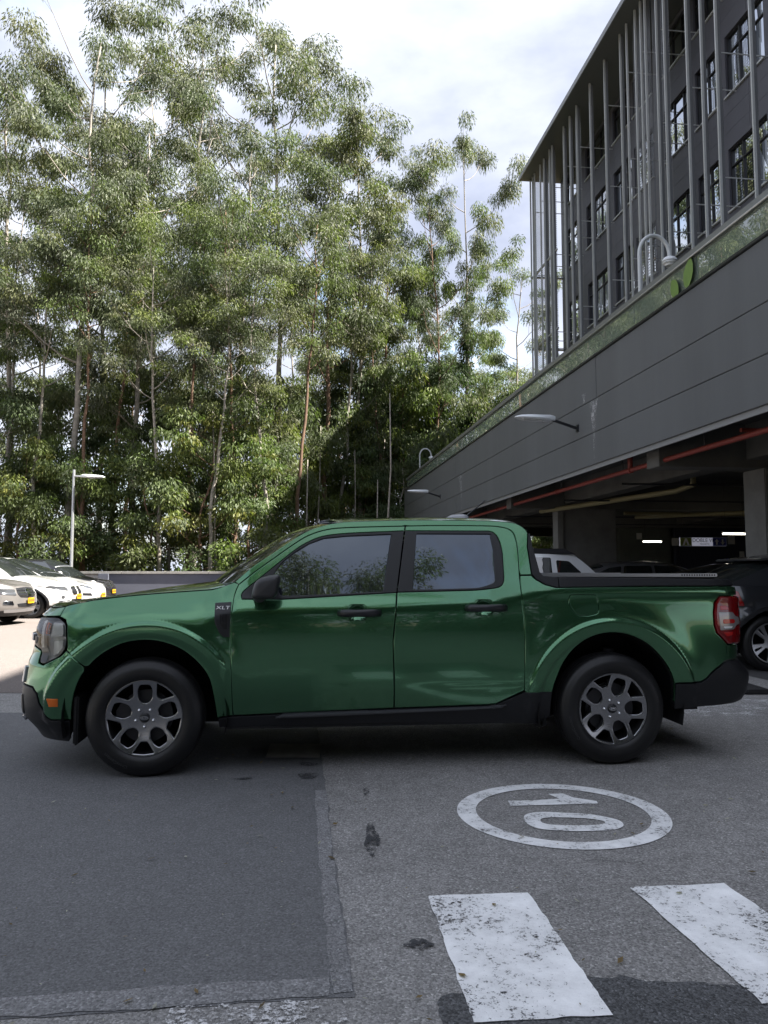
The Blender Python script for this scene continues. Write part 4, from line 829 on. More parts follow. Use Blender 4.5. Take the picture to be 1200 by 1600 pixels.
# ------------------------------------------------------------------ back wall of the lot
WALLN = M('slate_painted_wall', (.115, .122, .155), .8, var=.12, vscale=1.5); WALLW = M('white_painted_wall', (.55, .53, .50), .8, var=.1, vscale=2); CONC = M('bare_concrete', (.30, .29, .27), .85, var=.25, vscale=2.5, bump=.3, bscale=30)
bw = empty('boundary_wall', (0, 28.2, 0)); tag(bw, 'low slate grey boundary wall with pale coping in front of the forest', 'wall')
MB().box(-10.05, 3.0, 0, .2, 0, 1.14).build('wall_face', WALLN, bw); MB().box(-16, -10.42, .02, .2, 0, 1.14).build('wall_face', WALLW, bw, label='white painted left length of the wall')
MB().box(-10.42, -10.05, -.12, .22, 0, 1.15).build('pilaster', WALLN, bw, bevel=.01)
for i in range(12): MB().box(-16 + i * 1.6, -16 + i * 1.6 + 1.59, -.05, .25, 1.142, 1.235).build('coping_stone', CONC, bw, bevel=.008)
# ------------------------------------------------------------------ lamp post at the wall
GALV = M('galvanised_steel', (.5, .51, .52), .4, .7, var=.12, vscale=12); LHEAD = M('lamp_head_grey', (.72, .75, .77), .4, .1); LGLASS = M('lamp_glass', (.6, .62, .63), .2, coat=.5)
lp = empty('lamp_post', (-11.05, 27.2, 0)); tag(lp, 'slim galvanised lamp post with single arm beside the low wall', 'lamp post')
MB().tube([(0, 0, 0), (0, 0, 4.85)], [.06, .045], 12).build('pole', GALV, lp, smooth=True)
MB().tube([(0, 0, 4.62), (.38, -.05, 4.60)], .03, 8).build('arm', GALV, lp, smooth=True)
MB().box(-.13, .13, -.13, .13, 0.004, .02).build('base_plate', GALV, lp)
def lamp_head(parent, x0, L_, y0, z0, ax=1):
    V = []; F = []; st = [(0, .045, .07, .0), (.12, .09, .085, .0), (.35, .15, .085, -.012), (.65, .165, .075, -.02), (.88, .13, .05, -.022), (1., .04, .018, -.02)]
    for q, w, hgt, dz in st:
        for yy, zz in ((-1, 0), (-.8, .7), (0, 1), (.8, .7), (1, 0), (.85, -.35), (-.85, -.35)): V.append((x0 + ax * q * L_, y0 + yy * w, z0 + dz + zz * hgt))
    for i in range(len(st) - 1):
        for j in range(7): F.append((i * 7 + j, i * 7 + (j + 1) % 7, (i + 1) * 7 + (j + 1) % 7, (i + 1) * 7 + j))
    F += [tuple(range(7)), tuple(range(len(V) - 7, len(V)))]
    h = link('lamp_head', mesh('lamp_head', V, F, True), LHEAD, parent); h.data.set_sharp_from_angle(angle=rad(40))
    MB().box(min(x0 + ax * .3 * L_, x0 + ax * .82 * L_), max(x0 + ax * .3 * L_, x0 + ax * .82 * L_), y0 - .08, y0 + .08, z0 - .062, z0 - .045).build('lens', LGLASS, h, bevel=.005); return h
lamp_head(lp, .3, .82, -.05, 4.60)

# ------------------------------------------------------------------ parking structure: local x runs along the fascia away from the viewer, local y towards the lot
GO = (5.411, .647, 0); GR = math.atan2(.9929, -.1188)
gar = empty('parking_structure', GO, GR); tag(gar, 'grey open parking deck with long panelled fascia and dark interior', 'parking structure')
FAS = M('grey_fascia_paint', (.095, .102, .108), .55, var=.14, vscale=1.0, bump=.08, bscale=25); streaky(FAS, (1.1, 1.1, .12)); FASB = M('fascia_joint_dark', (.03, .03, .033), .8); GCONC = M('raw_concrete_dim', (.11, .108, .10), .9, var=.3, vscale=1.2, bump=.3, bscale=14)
S0 = -8.0; S1 = 37.1
for z0, z1, cuts in ((3.2, 3.778, (S0, 1.2, 25.2, S1)), (3.786, 4.387, (S0, 7.2, 30.2, S1)), (4.395, 5.15, (S0, 1.2, 13.16, 25.2, S1))):
    for a, b in zip(cuts, cuts[1:]): MB().box(a + .005, b - .005, -.04, .0, z0, z1).build('fascia_panel', FAS, gar, bevel=.006)
MB().box(S0, S1 - .02, -.30, -.03, 3.22, 5.14).build('fascia_backing', FASB, gar)
MB().box(S0, S1 + .03, -.36, .03, 5.152, 5.20).build('coping', TRIM, gar, bevel=.008)
MB().box(S0, S1, -.06, -.035, 3.12, 3.205).build('drip_edge', M('pale_drip_edge', (.22, .225, .23), .5), gar)
MB().box(S1 - .04, S1, -28, -.042, 3.2, 5.15).build('end_fascia', FAS, gar)
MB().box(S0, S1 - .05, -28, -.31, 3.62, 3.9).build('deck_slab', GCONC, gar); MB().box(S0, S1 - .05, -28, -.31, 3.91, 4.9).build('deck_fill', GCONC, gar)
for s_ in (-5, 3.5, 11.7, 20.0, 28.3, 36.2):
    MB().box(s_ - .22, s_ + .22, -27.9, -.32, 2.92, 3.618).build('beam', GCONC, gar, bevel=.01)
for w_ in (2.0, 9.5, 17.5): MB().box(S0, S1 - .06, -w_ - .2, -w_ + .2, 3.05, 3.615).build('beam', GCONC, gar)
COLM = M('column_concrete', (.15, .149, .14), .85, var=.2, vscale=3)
for s_, w_, a, b in ((11.7, 2.35, .3, .3), (3.5, 2.35, .3, .3), (28.3, 2.4, .3, .4), (20.4, 9.9, .3, .3), (11.7, 10, .3, .3), (33, 9.9, .3, .3)):
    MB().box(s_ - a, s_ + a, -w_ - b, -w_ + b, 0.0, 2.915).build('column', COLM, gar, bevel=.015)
MB().box(19.8, 20.2, -1.75, -1.6, 0, 2.915).build('pier_face', COLM, gar); MB().box(19.85, 20.25, -3.24, -1.755, 0, 2.915).build('pier', M('pier_concrete', (.15, .15, .145), .9, var=.25, vscale=2), gar)
DKW = M('dark_blue_painted_wall', (.018, .019, .03), .7); GRW = M('grey_green_painted_wall', (.10, .108, .092), .8, var=.15, vscale=2)
MB().box(28.6, 28.8, -9.3, -7.2, 0, 3.04).build('partition_wall', GRW, gar); MB().box(28.2, 28.4, -18, -9.31, 0, 3.04).build('partition_wall', DKW, gar)
MB().box(S0, S1, -28.2, -28, 0, 3.6).build('rear_wall', GRW, gar); MB().box(30.0, 36.9, -27.9, -9.4, 0, 3.0).build('stair_core', GRW, gar)
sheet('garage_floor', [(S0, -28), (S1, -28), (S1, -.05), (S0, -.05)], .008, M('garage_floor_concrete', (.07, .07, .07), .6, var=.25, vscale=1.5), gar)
MB().box(9.6, 11.2, -1.35, -1.15, .009, .13).build('wheel_stop', COLM, gar, bevel=.02)
REDP = M('red_sprinkler_pipe', (.23, .04, .028), .5); YELP = M('yellowed_pvc_pipe', (.24, .21, .11), .5); BLKPIPE = M('dark_steel_pipe', (.03, .03, .033), .5)
pp = empty('sprinkler_pipe', GO, GR); tag(pp, 'long red fire sprinkler pipe hung under the edge of the deck', 'pipe')
MB().tube([(S0, -.42, 3.02), (36.5, -.42, 3.02)], .040, 12).build('main_pipe', REDP, pp, smooth=True)
for s_ in (7.9, 10.3, 13.05, 16.2, 19.3, 23.2, 27.5, 32):
    MB().tube([(s_, -.42, 3.0), (s_, -.42, 3.62)], .012, 6).build('hanger', BLKPIPE, pp)
for s_ in (8.6, 12.75, 16.5, 21.5, 26, 31): MB().tube([(s_ - .05, -.42, 3.02), (s_ + .05, -.42, 3.02)], .055, 12).build('coupling', REDP, pp, smooth=True)
MB().tube([(12.75, -.42, 3.02), (12.75, -.42, 3.2), (12.75, -.42, 3.27)], [.045, .045, .065], 10).build('valve', REDP, pp, smooth=True)
MB().tube([(9.4, -.42, 3.12), (9.4, -8, 3.12)], .03, 8).build('branch_pipe', REDP, pp, smooth=True)
for i, (P, r) in enumerate((([(14.6, -2.6, 3.35), (14.6, -2.6, 3.0), (15.2, -2.55, 2.93), (20.6, -1.4, 2.9)], .06), ([(17, -9.6, 2.86), (22, -4.8, 2.86)], .055), ([(21, -4.0, 2.9), (21, -8.0, 2.9)], .05))):
    dp = tag(MB().tube(P, r, 10).build('drain_pipe', YELP, smooth=True), ['yellowed drain pipe with an elbow under the deck near the pier', 'yellowed drain pipe running towards the right column under the deck', 'short yellowed drain pipe deep inside the parking deck'][i], 'pipe', 'drain pipes under the deck'); dp.location = GO; dp.rotation_euler = (0, 0, GR)
for i, s_ in enumerate((14.2, 17.4, 22.4, 25.5)):
    dp = tag(MB().tube([(s_, -.9, 2.95 - .03 * i), (s_, -20, 2.95 - .03 * i)], .022, 6).build('conduit', BLKPIPE), ['thin dark conduit crossing under the deck nearest the lot', 'second thin dark conduit crossing under the deck', 'third thin dark conduit deep under the deck', 'thin dark conduit farthest inside the parking deck'][i], 'conduit', 'conduits under the deck'); dp.location = GO; dp.rotation_euler = (0, 0, GR)
TUBE = M('fluorescent_tube', (.9, .9, .85), .4, emit=((1, .93, .78), 4))
for i, (s_, w_, z_) in enumerate(((23.8, 6.2, 2.2), (18.8, 6.0, 2.22))):
    t = empty('tube_light', GO, GR); tag(t, ['lit tube light deep in the deck left of the hanging sign', 'lit tube light above the right end of the hanging sign'][i], 'light', 'tube lights in the deck')
    MB().box(s_ - .03, s_ + .03, -w_ - .33, -w_ + .33, z_ + .02, z_ + .06).build('fitting', M('tube_fitting', (.5, .5, .48), .5), t); MB().tube([(s_, -w_ - .31, z_), (s_, -w_ + .31, z_)], .018, 8).build('tube', TUBE, t)
    for e in (-.25, .25): MB().tube([(s_, -w_ + e, z_ + .06), (s_, -w_ + e, 3.6)], .004, 5).build('hanger', BLKPIPE, t)
# hanging sign
sg = empty('direction_sign', GO, GR); tag(sg, 'white hanging sign reading DOBLE VIA with green logo and blue arrows', 'sign')
SGW = M('sign_white', (.62, .62, .7), .4, emit=((.8, .82, 1), .05)); SGB = M('sign_blue', (.04, .05, .32), .4); SGG = M('sign_green', (.22, .28, .05), .5); SGD = M('sign_black_print', (.02, .02, .02), .5); SGP = M('white_sheet', (.5, .5, .46), .7)
MB().box(23.56, 23.6, -8.62, -7.02, 2.06, 2.33).build('board', SGW, sg)
MB().box(23.545, 23.557, -8.61, -8.15, 2.062, 2.328).build('blue_field', SGB, sg); MB().box(23.545, 23.557, -7.42, -7.03, 2.062, 2.328).build('green_field', SGG, sg)
def sign_text(txt, size, w, z):
    me = text_mesh(txt, size)
    for v in me.vertices: v.co = (23.553, -w - v.co.x, z + v.co.y)
    link('print', me, SGD, sg)
sign_text('DOBLE VIA', .17, 7.86, 2.24); sign_text('TRANSITO', .07, 7.86, 2.12)
def arrow(w, up, mt):
    a = 1 if up else -1; P = [(-.03, -.09), (.03, -.09), (.03, .02), (.08, .0), (.0, .1), (-.08, .0), (-.03, .02)]
    me = mesh('arrow', [(23.541, -(w + x), 2.195 + a * y) for x, y in P], [tuple(range(7))]); link('arrow', me, mt, sg)
arrow(8.28, True, WHITE); arrow(8.48, False, WHITE)
link('logo', mesh('logo', [(23.541, -(7.22 + x), 2.195 + y) for x, y in [(-.12, -.11), (-.05, -.11), (.0, .03), (.05, -.11), (.12, -.11), (.03, .11), (-.03, .11)]], [tuple(range(7))]), WHITE, sg)
for w_ in (7.1, 8.5): MB().tube([(23.58, -w_, 2.33), (23.58, -w_, 3.6)], .005, 5).build('hanger', BLKPIPE, sg)
for i, (s_, w_, z_, a) in enumerate(((23.55, 6.85, 2.19, .11), (23.5, 8.76, 2.25, .12), (28.57, 8.0, 2.6, .11), (28.17, 12.0, 1.9, .1), (28.17, 14.0, 2.0, .1))):
    n_ = MB().box(s_ - .006, s_, -w_ - a, -w_ + a, z_ - a * 1.1, z_ + a * 1.1).build('notice', SGP); n_.location = GO; n_.rotation_euler = (0, 0, GR)
    tag(n_, ['pale square notice hung at the left end of the direction sign', 'pale square notice hung at the right end of the direction sign', 'pale notice on the grey green wall beside the pier', 'small notice on the dark wall below the direction sign', 'small notice on the dark wall right of the direction sign'][i], 'notice', 'paper notices in the deck')
bx = MB().box(27.9, 28.1, -2.12, -2.02, 1.55, 1.8).build('switch_box', SGP); bx.location = GO; bx.rotation_euler = (0, 0, GR); tag(bx, 'small pale box on a column just above the truck roof', 'switch box')
# glass guard rail
RAILM = M('brushed_handrail', (.42, .43, .43), .3, .9); RG = painted_haze(clear_glass('rail_glass', (.75, .9, .8), .26, 1.6), .15, (.62, .74, .62))  # pale green in the glass stands in for mirrored forest and sky haze
hr = MB().box(S0, S1 - .1, -.17, -.075, 5.66, 5.765).build('handrail', M('grey_handrail', (.2, .21, .21), .4, .5), gar, bevel=.006); MB().tube([(S0, -.07, 5.665), (S1 - .1, -.07, 5.665)], .012, 6).build('handrail_strip', RAILM, hr)
q = S0
while q < S1 - .2:
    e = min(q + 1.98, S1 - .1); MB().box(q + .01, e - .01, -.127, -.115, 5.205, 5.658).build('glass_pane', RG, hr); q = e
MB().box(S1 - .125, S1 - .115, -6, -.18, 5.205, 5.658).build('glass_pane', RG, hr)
# fascia lamps
for i, s_ in enumerate((14.09, 27.94)):
    l = empty('wall_lamp', GO, GR); tag(l, ['grey street style lamp on an arm, the nearer one on the fascia', 'grey street style lamp on an arm, the farther one above the truck roof'][i], 'lamp', 'lamps on the fascia')
    MB().box(s_ - .05, s_ + .05, .002, .03, 3.93, 4.07).build('bracket', TRIM, l, bevel=.004); MB().tube([(s_, .02, 4.0), (s_, .52, 4.16)], .03, 8).build('arm', TRIM, l, smooth=True)
    h = lamp_head(l, .0, .78, 0, 0); h.rotation_euler = (0, rad(-4), rad(90)); h.location = (s_, .46, 4.16)
# stains running down the fascia
LIME = paint_mark('lime_run_stain', .53, (.5, .51, .52), 8, 3.)
for s_, z0, z1, w_ in ((13.3, 3.3, 4.37, .20), (13.75, 4.42, 4.6, .12), (24.4, 3.25, 4.36, .11), (24.6, 4.0, 4.37, .25)):
    link('lime_stain', mesh('lime_stain', [(s_ - w_ * .15, .0025, z0), (s_ + w_ * .15, .0025, z0), (s_ + w_ * .25, .0025, (z0 + z1) / 2), (s_ + w_, .0025, z1), (s_ - w_, .0025, z1), (s_ - w_ * .25, .0025, (z0 + z1) / 2)], [(0, 1, 2, 3, 4, 5)]), LIME, gar)
# curved posts on the deck
for i, (s_, w_) in enumerate(((12.05, .35), (35.2, .45))):
    l = empty('curved_lamp', GO, GR); tag(l, ['white swan neck lamp on the deck in front of the office fins', 'white swan neck lamp at the far end of the deck'][i], 'lamp', 'swan neck lamps on the deck')
    P = [(s_, -w_, 4.9), (s_, -w_, 6.62)]; c = .27
    for a in np.linspace(0, 180, 13)[1:]: P.append((s_, -w_ - c + c * math.cos(rad(a)), 6.62 + c * math.sin(rad(a)) * 1.25))
    P.append((s_, -w_ - 2 * c, 6.55))
    MB().tube(P, .032, 10).build('post', M('white_lamp_paint', (.52, .55, .56), .4), l, smooth=True)
    MB().lathe([(.04, .1), (.09, .08), (.12, .05), (.125, .02), (.10, .015), (.115, -.01), (.10, -.03), (.085, -.035), (.075, -.06), (.001, -.065)], (s_, -w_ - 2 * c, 6.5), 'z', 20).build('lamp_head', LHEAD, l, smooth=True)

# ------------------------------------------------------------------ office building with vertical fins
off = empty('office_building', GO, GR); tag(off, 'dark slate office block with tall vertical metal fins above the parking deck', 'building')
SLATE = M('slate_wall_panel', (.075, .078, .096), .5, var=.08, vscale=.7); FIN = M('galvanised_fin', (.45, .47, .47), .4, .3, var=.1, vscale=2); SCREEN = mesh_screen_mat('perforated_screen', (.16, .165, .18), 9., 9., .36)
WGL = glass_film('office_window_glass', .62, (.01, .012, .014), (.9, .95, 1)); FRM = M('black_window_frame', (.012, .012, .014), .4); SOFF = M('roof_soffit', (.10, .11, .115), .6)
WW = -9.5; B0 = -52.0; B1 = 40.6
segs = [(-49, -46), (-44, -41), (-39, -36), (-34, -31), (-29, -26), (-24, -21), (-19, -16), (-14, -11), (-9, -6), (-4, -1), (1, 4), (6, 9), (10.2, 12), (12.8, 14.8), (16.2, 18.4), (19.0, 21.4), (21.9, 24.1), (24.6, 26.1), (26.4, 28.6), (29.5, 31.3), (31.6, 33.5), (34.3, 36.9), (37.6, 39.9)]
rows_ = [(9.6, 11.8), (13.65, 15.85), (17.75, 19.95), (21.4, 23.05)]
MB().box(B0, B1, -24, WW - .35, 5.0, 23.25).build('wall_core', FRM, off)
zc_ = [5.0] + [v for r in rows_ for v in r] + [23.25]
for i in range(0, len(zc_), 2):
    z0, z1 = zc_[i], zc_[i + 1]; k = max(1, round((z1 - z0) / .72)); q = B0
    while q < B1 - .1:
        e = min(q + (10.7 if q < 9 else 5.3), B1)
        for j in range(k): MB().box(q + .006, e - .006, WW - .34, WW, z0 + (z1 - z0) * j / k + .005, z0 + (z1 - z0) * (j + 1) / k - .005).build('wall_panel', SLATE, off)
        q = e
edges_ = [B0] + [v for s_ in segs for v in s_] + [B1]
for z0, z1 in rows_:
    for i in range(0, len(edges_), 2):
        if edges_[i + 1] - edges_[i] > .02: MB().box(edges_[i], edges_[i + 1], WW - .34, WW - .001, z0, z1).build('wall_panel', SLATE, off)
    for a, b in segs:
        f = MB(); t_ = .055
        f.box(a, b, WW - .2, WW - .08, z0, z0 + t_).box(a, b, WW - .2, WW - .08, z1 - t_, z1).box(a, a + t_, WW - .2, WW - .08, z0 + t_, z1 - t_).box(b - t_, b, WW - .2, WW - .08, z0 + t_, z1 - t_)
        nm = 2 if b - a > 1.5 else 1
        for k in range(1, nm + 1): f.box(a + (b - a) * k / (nm + 1) - .03, a + (b - a) * k / (nm + 1) + .03, WW - .2, WW - .08, z0 + t_, z1 - t_)
        w_ = f.build('window', FRM, off); MB().box(a - .04, b + .04, WW - .1, WW + .07, z0 - .06, z0 - .001).build('sill', FIN, w_)
        xs = [a + (b - a) * k / (nm + 1) for k in range(nm + 2)]
        for xa, xb in zip(xs, xs[1:]):
            zt = z0 + (z1 - z0) * .72
            MB().box(xa + .03, xb - .03, WW - .2, WW - .08, zt - .025, zt + .025).build('transom', FRM, w_)
            for za, zb in ((z0 + t_, zt - .026), (zt + .026, z1 - t_)): link('pane', mesh('pane', [(xa + .03, WW - .13, za), (xb - .03, WW - .13 + random.Random(xa * 7 + za).uniform(-.012, .012), za), (xb - .03, WW - .13, zb), (xa + .03, WW - .13 + random.Random(xa + za).uniform(-.012, .012), zb)], [(0, 3, 2, 1)]), WGL, w_)
MB().box(B0, 40.79, -24.2, -7.18, 23.27, 23.5).build('roof_canopy', SOFF, off, bevel=.01); MB().box(B0, 40.83, -7.18, -7.13, 23.28, 23.52).build('roof_edge', M('roof_edge_grey', (.2, .21, .215), .45, .3), off)
FY = -7.78
fins = [41.0 - .35, 40.54 - .3, 39.87, 38.91, 38.29, 37.39, 37.01, 35.28, 34.43, 33.54, 31.89, 30.26, 28.66, 28.05, 27.28, 26.81, 26.45, 25.57, 25.01, 23.49, 22.59, 21.72, 19.94, 18.7, 17.2, 15.0, 12, 9, 6, 3, 0, -3, -6, -9, -12, -15, -18, -21, -24, -27, -30, -33, -36, -39, -42, -45, -48, -51]
WEB = M('dark_fin_web', (.15, .16, .17), .5, .4, var=.2, vscale=30)
for k, s_ in enumerate(fins):
    wd = .026 if (k in (0, 1, 2, 3, 13, 14, 15, 16)) else .026; dp = .07 if wd < .04 else .17
    o_ = MB().box(s_ - wd, s_ + wd, FY - .01, FY + .07, 5.6, 23.265).build('fin', FIN, off)
    if k not in (0, 1, 2, 3, 13, 14, 15, 16) and s_ > 14:
        for e in (-wd * .8, wd * .8): link('fin_web', mesh('fin_web', [(s_ + e, FY - .11, 5.6), (s_ + e, FY - .012, 5.6), (s_ + e, FY - .012, 23.2), (s_ + e, FY - .11, 23.2)], [(0, 1, 2, 3)]), WEB, o_)
    if 15 < s_ < 41 and k % 2:
        for z_ in (9.5, 13.5, 17.6, 21.2): MB().box(s_ - .012, s_ + .012, WW - .02, FY - .012, z_, z_ + .035).build('fin_bracket', FIN, off)
for a, b in ((26.5, 28.0), (25.1, 26.4), (37.1, 40.5), (33.6, 34.4)):
    link('mesh_screen', mesh('mesh_screen', [(a, FY - .2, 5.8), (b, FY - .2, 5.8), (b, FY - .2, 23.2), (a, FY - .2, 23.2)], [(0, 1, 2, 3)]), SCREEN, off)
SCREEN2 = mesh_screen_mat('perforated_end_screen', (.36, .37, .39), 9., 9., .36)
for i in range(9):
    y = -7.9 - i * .85; MB().box(40.62, 40.70, y - .05, y + .05, 5.6, 23.265).build('fin', FIN, off)
for z_ in (9.5, 13.5, 17.6): MB().box(40.6, 40.72, -15, -7.7, z_, z_ + .09).build('screen_rail', FIN, off); MB().box(36.8, 40.6, FY - .12, FY - .04, z_, z_ + .08).build('screen_rail', FIN, off)
# ------------------------------------------------------------------ vegetation
LEAF = leaf_mat('eucalyptus_leaf', .36); LEAF2 = leaf_mat('broad_leaf', .42)
BARK = M('pale_grey_bark', (.30, .27, .23), .85, var=.45, vscale=3, bump=.6, bscale=14); BARKB = M('red_brown_bark', (.17, .105, .07), .9, var=.4, vscale=3, bump=.6, bscale=14)
def leaves(C, Rr, n, rng, cols, ll=.2, lw=.05, droop=.75, flat=.75, shell=.5):
    """n leaf blades spread through ellipsoid clumps C (centres) of radii Rr"""
    C = np.asarray(C); Rr = np.asarray(Rr); w = Rr ** 2; k = rng.choice(len(C), n, p=w / w.sum())
    d = rng.normal(size=(n, 3)); d[:, 2] = d[:, 2] * .8 + .25; d /= np.linalg.norm(d, axis=1, keepdims=True)
    r = rng.random(n) ** shell; P = C[k] + d * (r * Rr[k])[:, None] * np.array([1, 1, flat])
    a = rng.normal(size=(n, 3)); a /= np.linalg.norm(a, axis=1, keepdims=True); a = a * (1 - droop) + np.array([0, 0, -1]) * droop + d * .35; a /= np.linalg.norm(a, axis=1, keepdims=True)
    b = np.cross(a, rng.normal(size=(n, 3))); b /= np.maximum(np.linalg.norm(b, axis=1, keepdims=True), 1e-6)
    L_ = ll * (.6 + .8 * rng.random(n))[:, None]; W_ = lw * (.7 + .6 * rng.random(n))[:, None]
    V = np.stack([P, P + a * L_ * .42 + b * W_ * .5, P + a * L_, P + a * L_ * .42 - b * W_ * .5], 1).reshape(-1, 3)
    Q = np.arange(4 * n).reshape(-1, 4)
    cc = np.array(cols)[rng.choice(len(cols), len(C))]; cl = cc[k] * (.72 + .56 * rng.random((n, 1))); cl = np.concatenate([cl, np.ones((n, 1))], 1)
    return V, Q, cl
EUC = [(.098, .118, .062), (.088, .11, .056), (.115, .13, .065), (.09, .106, .068), (.13, .14, .066), (.115, .126, .088), (.082, .104, .052)]
BRI = [(.115, .15, .048), (.13, .16, .045), (.10, .135, .048), (.15, .16, .042), (.09, .122, .05)]
DKG = [(.08, .11, .05), (.095, .12, .055), (.07, .098, .046)]
def tree_meshes(seed, H, cb, spread, nleaf, cols, lean=(0, 0), r0=.16, nl=16, clump=(.48, .92), ll=.2, lw=.05, up=.75, droop=.7):
    rng = np.random.default_rng(seed); ts = np.linspace(0, 1, 16); wob = np.cumsum(rng.normal(0, .10, (16, 2)), 0); wob -= wob[0]
    T = np.stack([wob[:, 0] + lean[0] * ts, wob[:, 1] + lean[1] * ts, ts * H * .95], 1); rad_ = r0 * (1 - .88 * ts ** .9) + .012
    tr = MB().tube(T, list(rad_), 9); br = MB(); C = []; Rr = []
    at = lambda q: np.array([np.interp(q, ts, T[:, i]) for i in range(3)])
    az = rng.random() * 6
    for i in range(nl):
        q = cb + (.97 - cb) * ((i + .5 * rng.random()) / nl); p = at(q); az += 2.4 + rng.normal(0, .5)
        prof = math.sin(math.pi * min(1, max(0, (q - cb) / (1.06 - cb))) ** .8) ** .6; Ln = spread * (.45 + .65 * prof) * (.65 + .6 * rng.random())
        d = np.array([math.cos(az), math.sin(az), 0]); el = up * (.75 + .5 * rng.random()); P = [p]
        for k in range(1, 6):
            f = k / 5; P.append(p + d * Ln * f * (1 - .12 * f) + np.array([0, 0, 1]) * Ln * el * (f ** 1.35) + rng.normal(0, .05 * Ln * .4, 3) * f)
        rb = .3 * float(np.interp(q, ts, rad_)) + .012; br.tube(P, [rb * (1 - .8 * k / 5) + .004 for k in range(6)], 5, False)
        for k in range(rng.integers(3, 5)):
            f = .38 + .62 * rng.random(); b0 = np.array([np.interp(f, np.linspace(0, 1, 6), np.array(P)[:, j]) for j in range(3)])
            dd = d * rng.uniform(.1, 1) + rng.normal(0, .6, 3); dd[2] = abs(dd[2]) * .7 + .25; dd /= np.linalg.norm(dd); l2 = Ln * rng.uniform(.22, .5); e = b0 + dd * l2
            br.tube([b0, (b0 + e) / 2 + rng.normal(0, .05, 3), e], [rb * .42, rb * .28, .004], 4, False)
            R1 = rng.uniform(*clump) * (.75 + .35 * prof); C.append(e + np.array([0, 0, .1])); Rr.append(R1)
            if rng.random() < .3: C.append(e + rng.normal(0, .45, 3)); Rr.append(R1 * .6)
        C.append(P[-1]); Rr.append(rng.uniform(*clump))
    C.append(at(1.0)); Rr.append(clump[1])
    V, Q, cl = leaves(C, Rr, nleaf, rng, cols, ll, lw, droop)
    return mesh('trunk', tr.V, tr.F, True), mesh('branches', br.V, br.F, True), fast_mesh('crown', V, Q, cl)
def tree(name, tm, x, y, rz, sc, label, cat='tree', group=None, bark=None, lm=None, z=0.):
    o = empty(name, (x, y, z), rz); o.scale = (sc[0], sc[0], sc[1]) if hasattr(sc, '__len__') else (sc,) * 3; tag(o, label, cat, group)
    link('trunk', tm[0], bark or BARK, o); link('branches', tm[1], bark or BARK, o); link('crown', tm[2], lm or LEAF, o)
    return o
# kinds: tall eucalyptus of about 26 m (several), shorter ones, understorey
TA = tree_meshes(1, 26, .36, 3.4, 27000, EUC, (1.2, 0)); TB = tree_meshes(2, 25, .30, 3.0, 27000, EUC + BRI[:1], (.5, 0)); TC = tree_meshes(3, 27, .46, 4.4, 29000, EUC, (.3, 0), nl=18, up=.95)
TD = tree_meshes(4, 24, .42, 3.2, 26000, EUC + BRI[:2], (1.4, 0), r0=.15); TE = tree_meshes(5, 24, .38, 3.3, 25000, EUC + BRI[:3], (-.3, 0), r0=.14, nl=14)
TF = tree_meshes(6, 10, .22, 2.3, 15000, DKG + EUC[:3], (.2, 0), r0=.09, nl=13, ll=.2, lw=.065, clump=(.5, .95), up=.6); TG = tree_meshes(7, 9, .15, 2.2, 15000, BRI + EUC[:2], (.2, 0), r0=.08, nl=14, ll=.2, lw=.07, clump=(.45, .9), up=.6)
TH = tree_meshes(8, 12, .22, 3.0, 46000, DKG, (0, 0), r0=.13, nl=17, ll=.17, lw=.07, clump=(.8, 1.25), up=.5)
TI = tree_meshes(9, 23, .55, 2.3, 13000, EUC + BRI[:2], (.6, 0), r0=.12, nl=13, up=.9); TJ = tree_meshes(10, 21, .60, 2.1, 12000, EUC + BRI[:3], (-.5, 0), r0=.11, nl=12, up=.9)
def px(p, Y): return (p - 600) / 1200 * Y
def ht(y, Y): return 1.27 + (891 - y) / 1200 * Y
def put(name, tm, H0, p, Y, ytop, rz, label, bark=None, wide=1., **k): h = ht(ytop, Y) / H0; return tree(name, tm, px(p, Y), Y, rz, (h ** .6 * wide, h), label, bark=bark, **k)
put('eucalyptus_tree', TA, 26, 95, 32.5, -15, 0, 'tallest slender pale trunk eucalyptus rising near the left lamp post', group='tall eucalyptus trees')
put('eucalyptus_tree', TB, 25, 203, 33.5, 120, 2.0, 'straight pale trunk eucalyptus standing just right of the lamp post', group='tall eucalyptus trees')
put('eucalyptus_tree', TC, 27, 300, 41, -25, .6, 'very tall airy eucalyptus whose top touches the upper frame edge', group='tall eucalyptus trees')
put('eucalyptus_tree', TC, 27, 425, 43, -10, 3.6, 'tall spreading eucalyptus with limbs reaching right over the centre', group='tall eucalyptus trees', wide=1.15)
put('eucalyptus_tree', TD, 24, 500, 42, 165, 0, 'red brown trunk eucalyptus leaning right above the truck windscreen', BARKB, group='tall eucalyptus trees')
put('eucalyptus_tree', TE, 24, 563, 44, 160, 1.1, 'grey trunk eucalyptus rising directly behind the front door of the truck', group='tall eucalyptus trees')
put('eucalyptus_tree', TD, 24, 690, 46, 262, 3.3, 'forked pale eucalyptus left of the ivy covered trunk', group='tall eucalyptus trees', wide=.66)
ivy = put('eucalyptus_tree', TE, 24, 733, 48, 188, 1.0, 'bright green eucalyptus with dark ivy up its trunk', BARKB, group='tall eucalyptus trees', wide=.76)
put('eucalyptus_tree', TB, 25, 22, 35, 75, 4.4, 'olive leaved eucalyptus with reddish trunk at the left picture edge', BARKB, group='tall eucalyptus trees')
put('eucalyptus_tree', TA, 26, -55, 37, 60, 2.4, 'eucalyptus cut off by the left picture edge', group='tall eucalyptus trees')
put('eucalyptus_tree', TE, 24, 152, 39, 12, 5.2, 'thin eucalyptus behind and between the two pale trunks at left', group='tall eucalyptus trees')
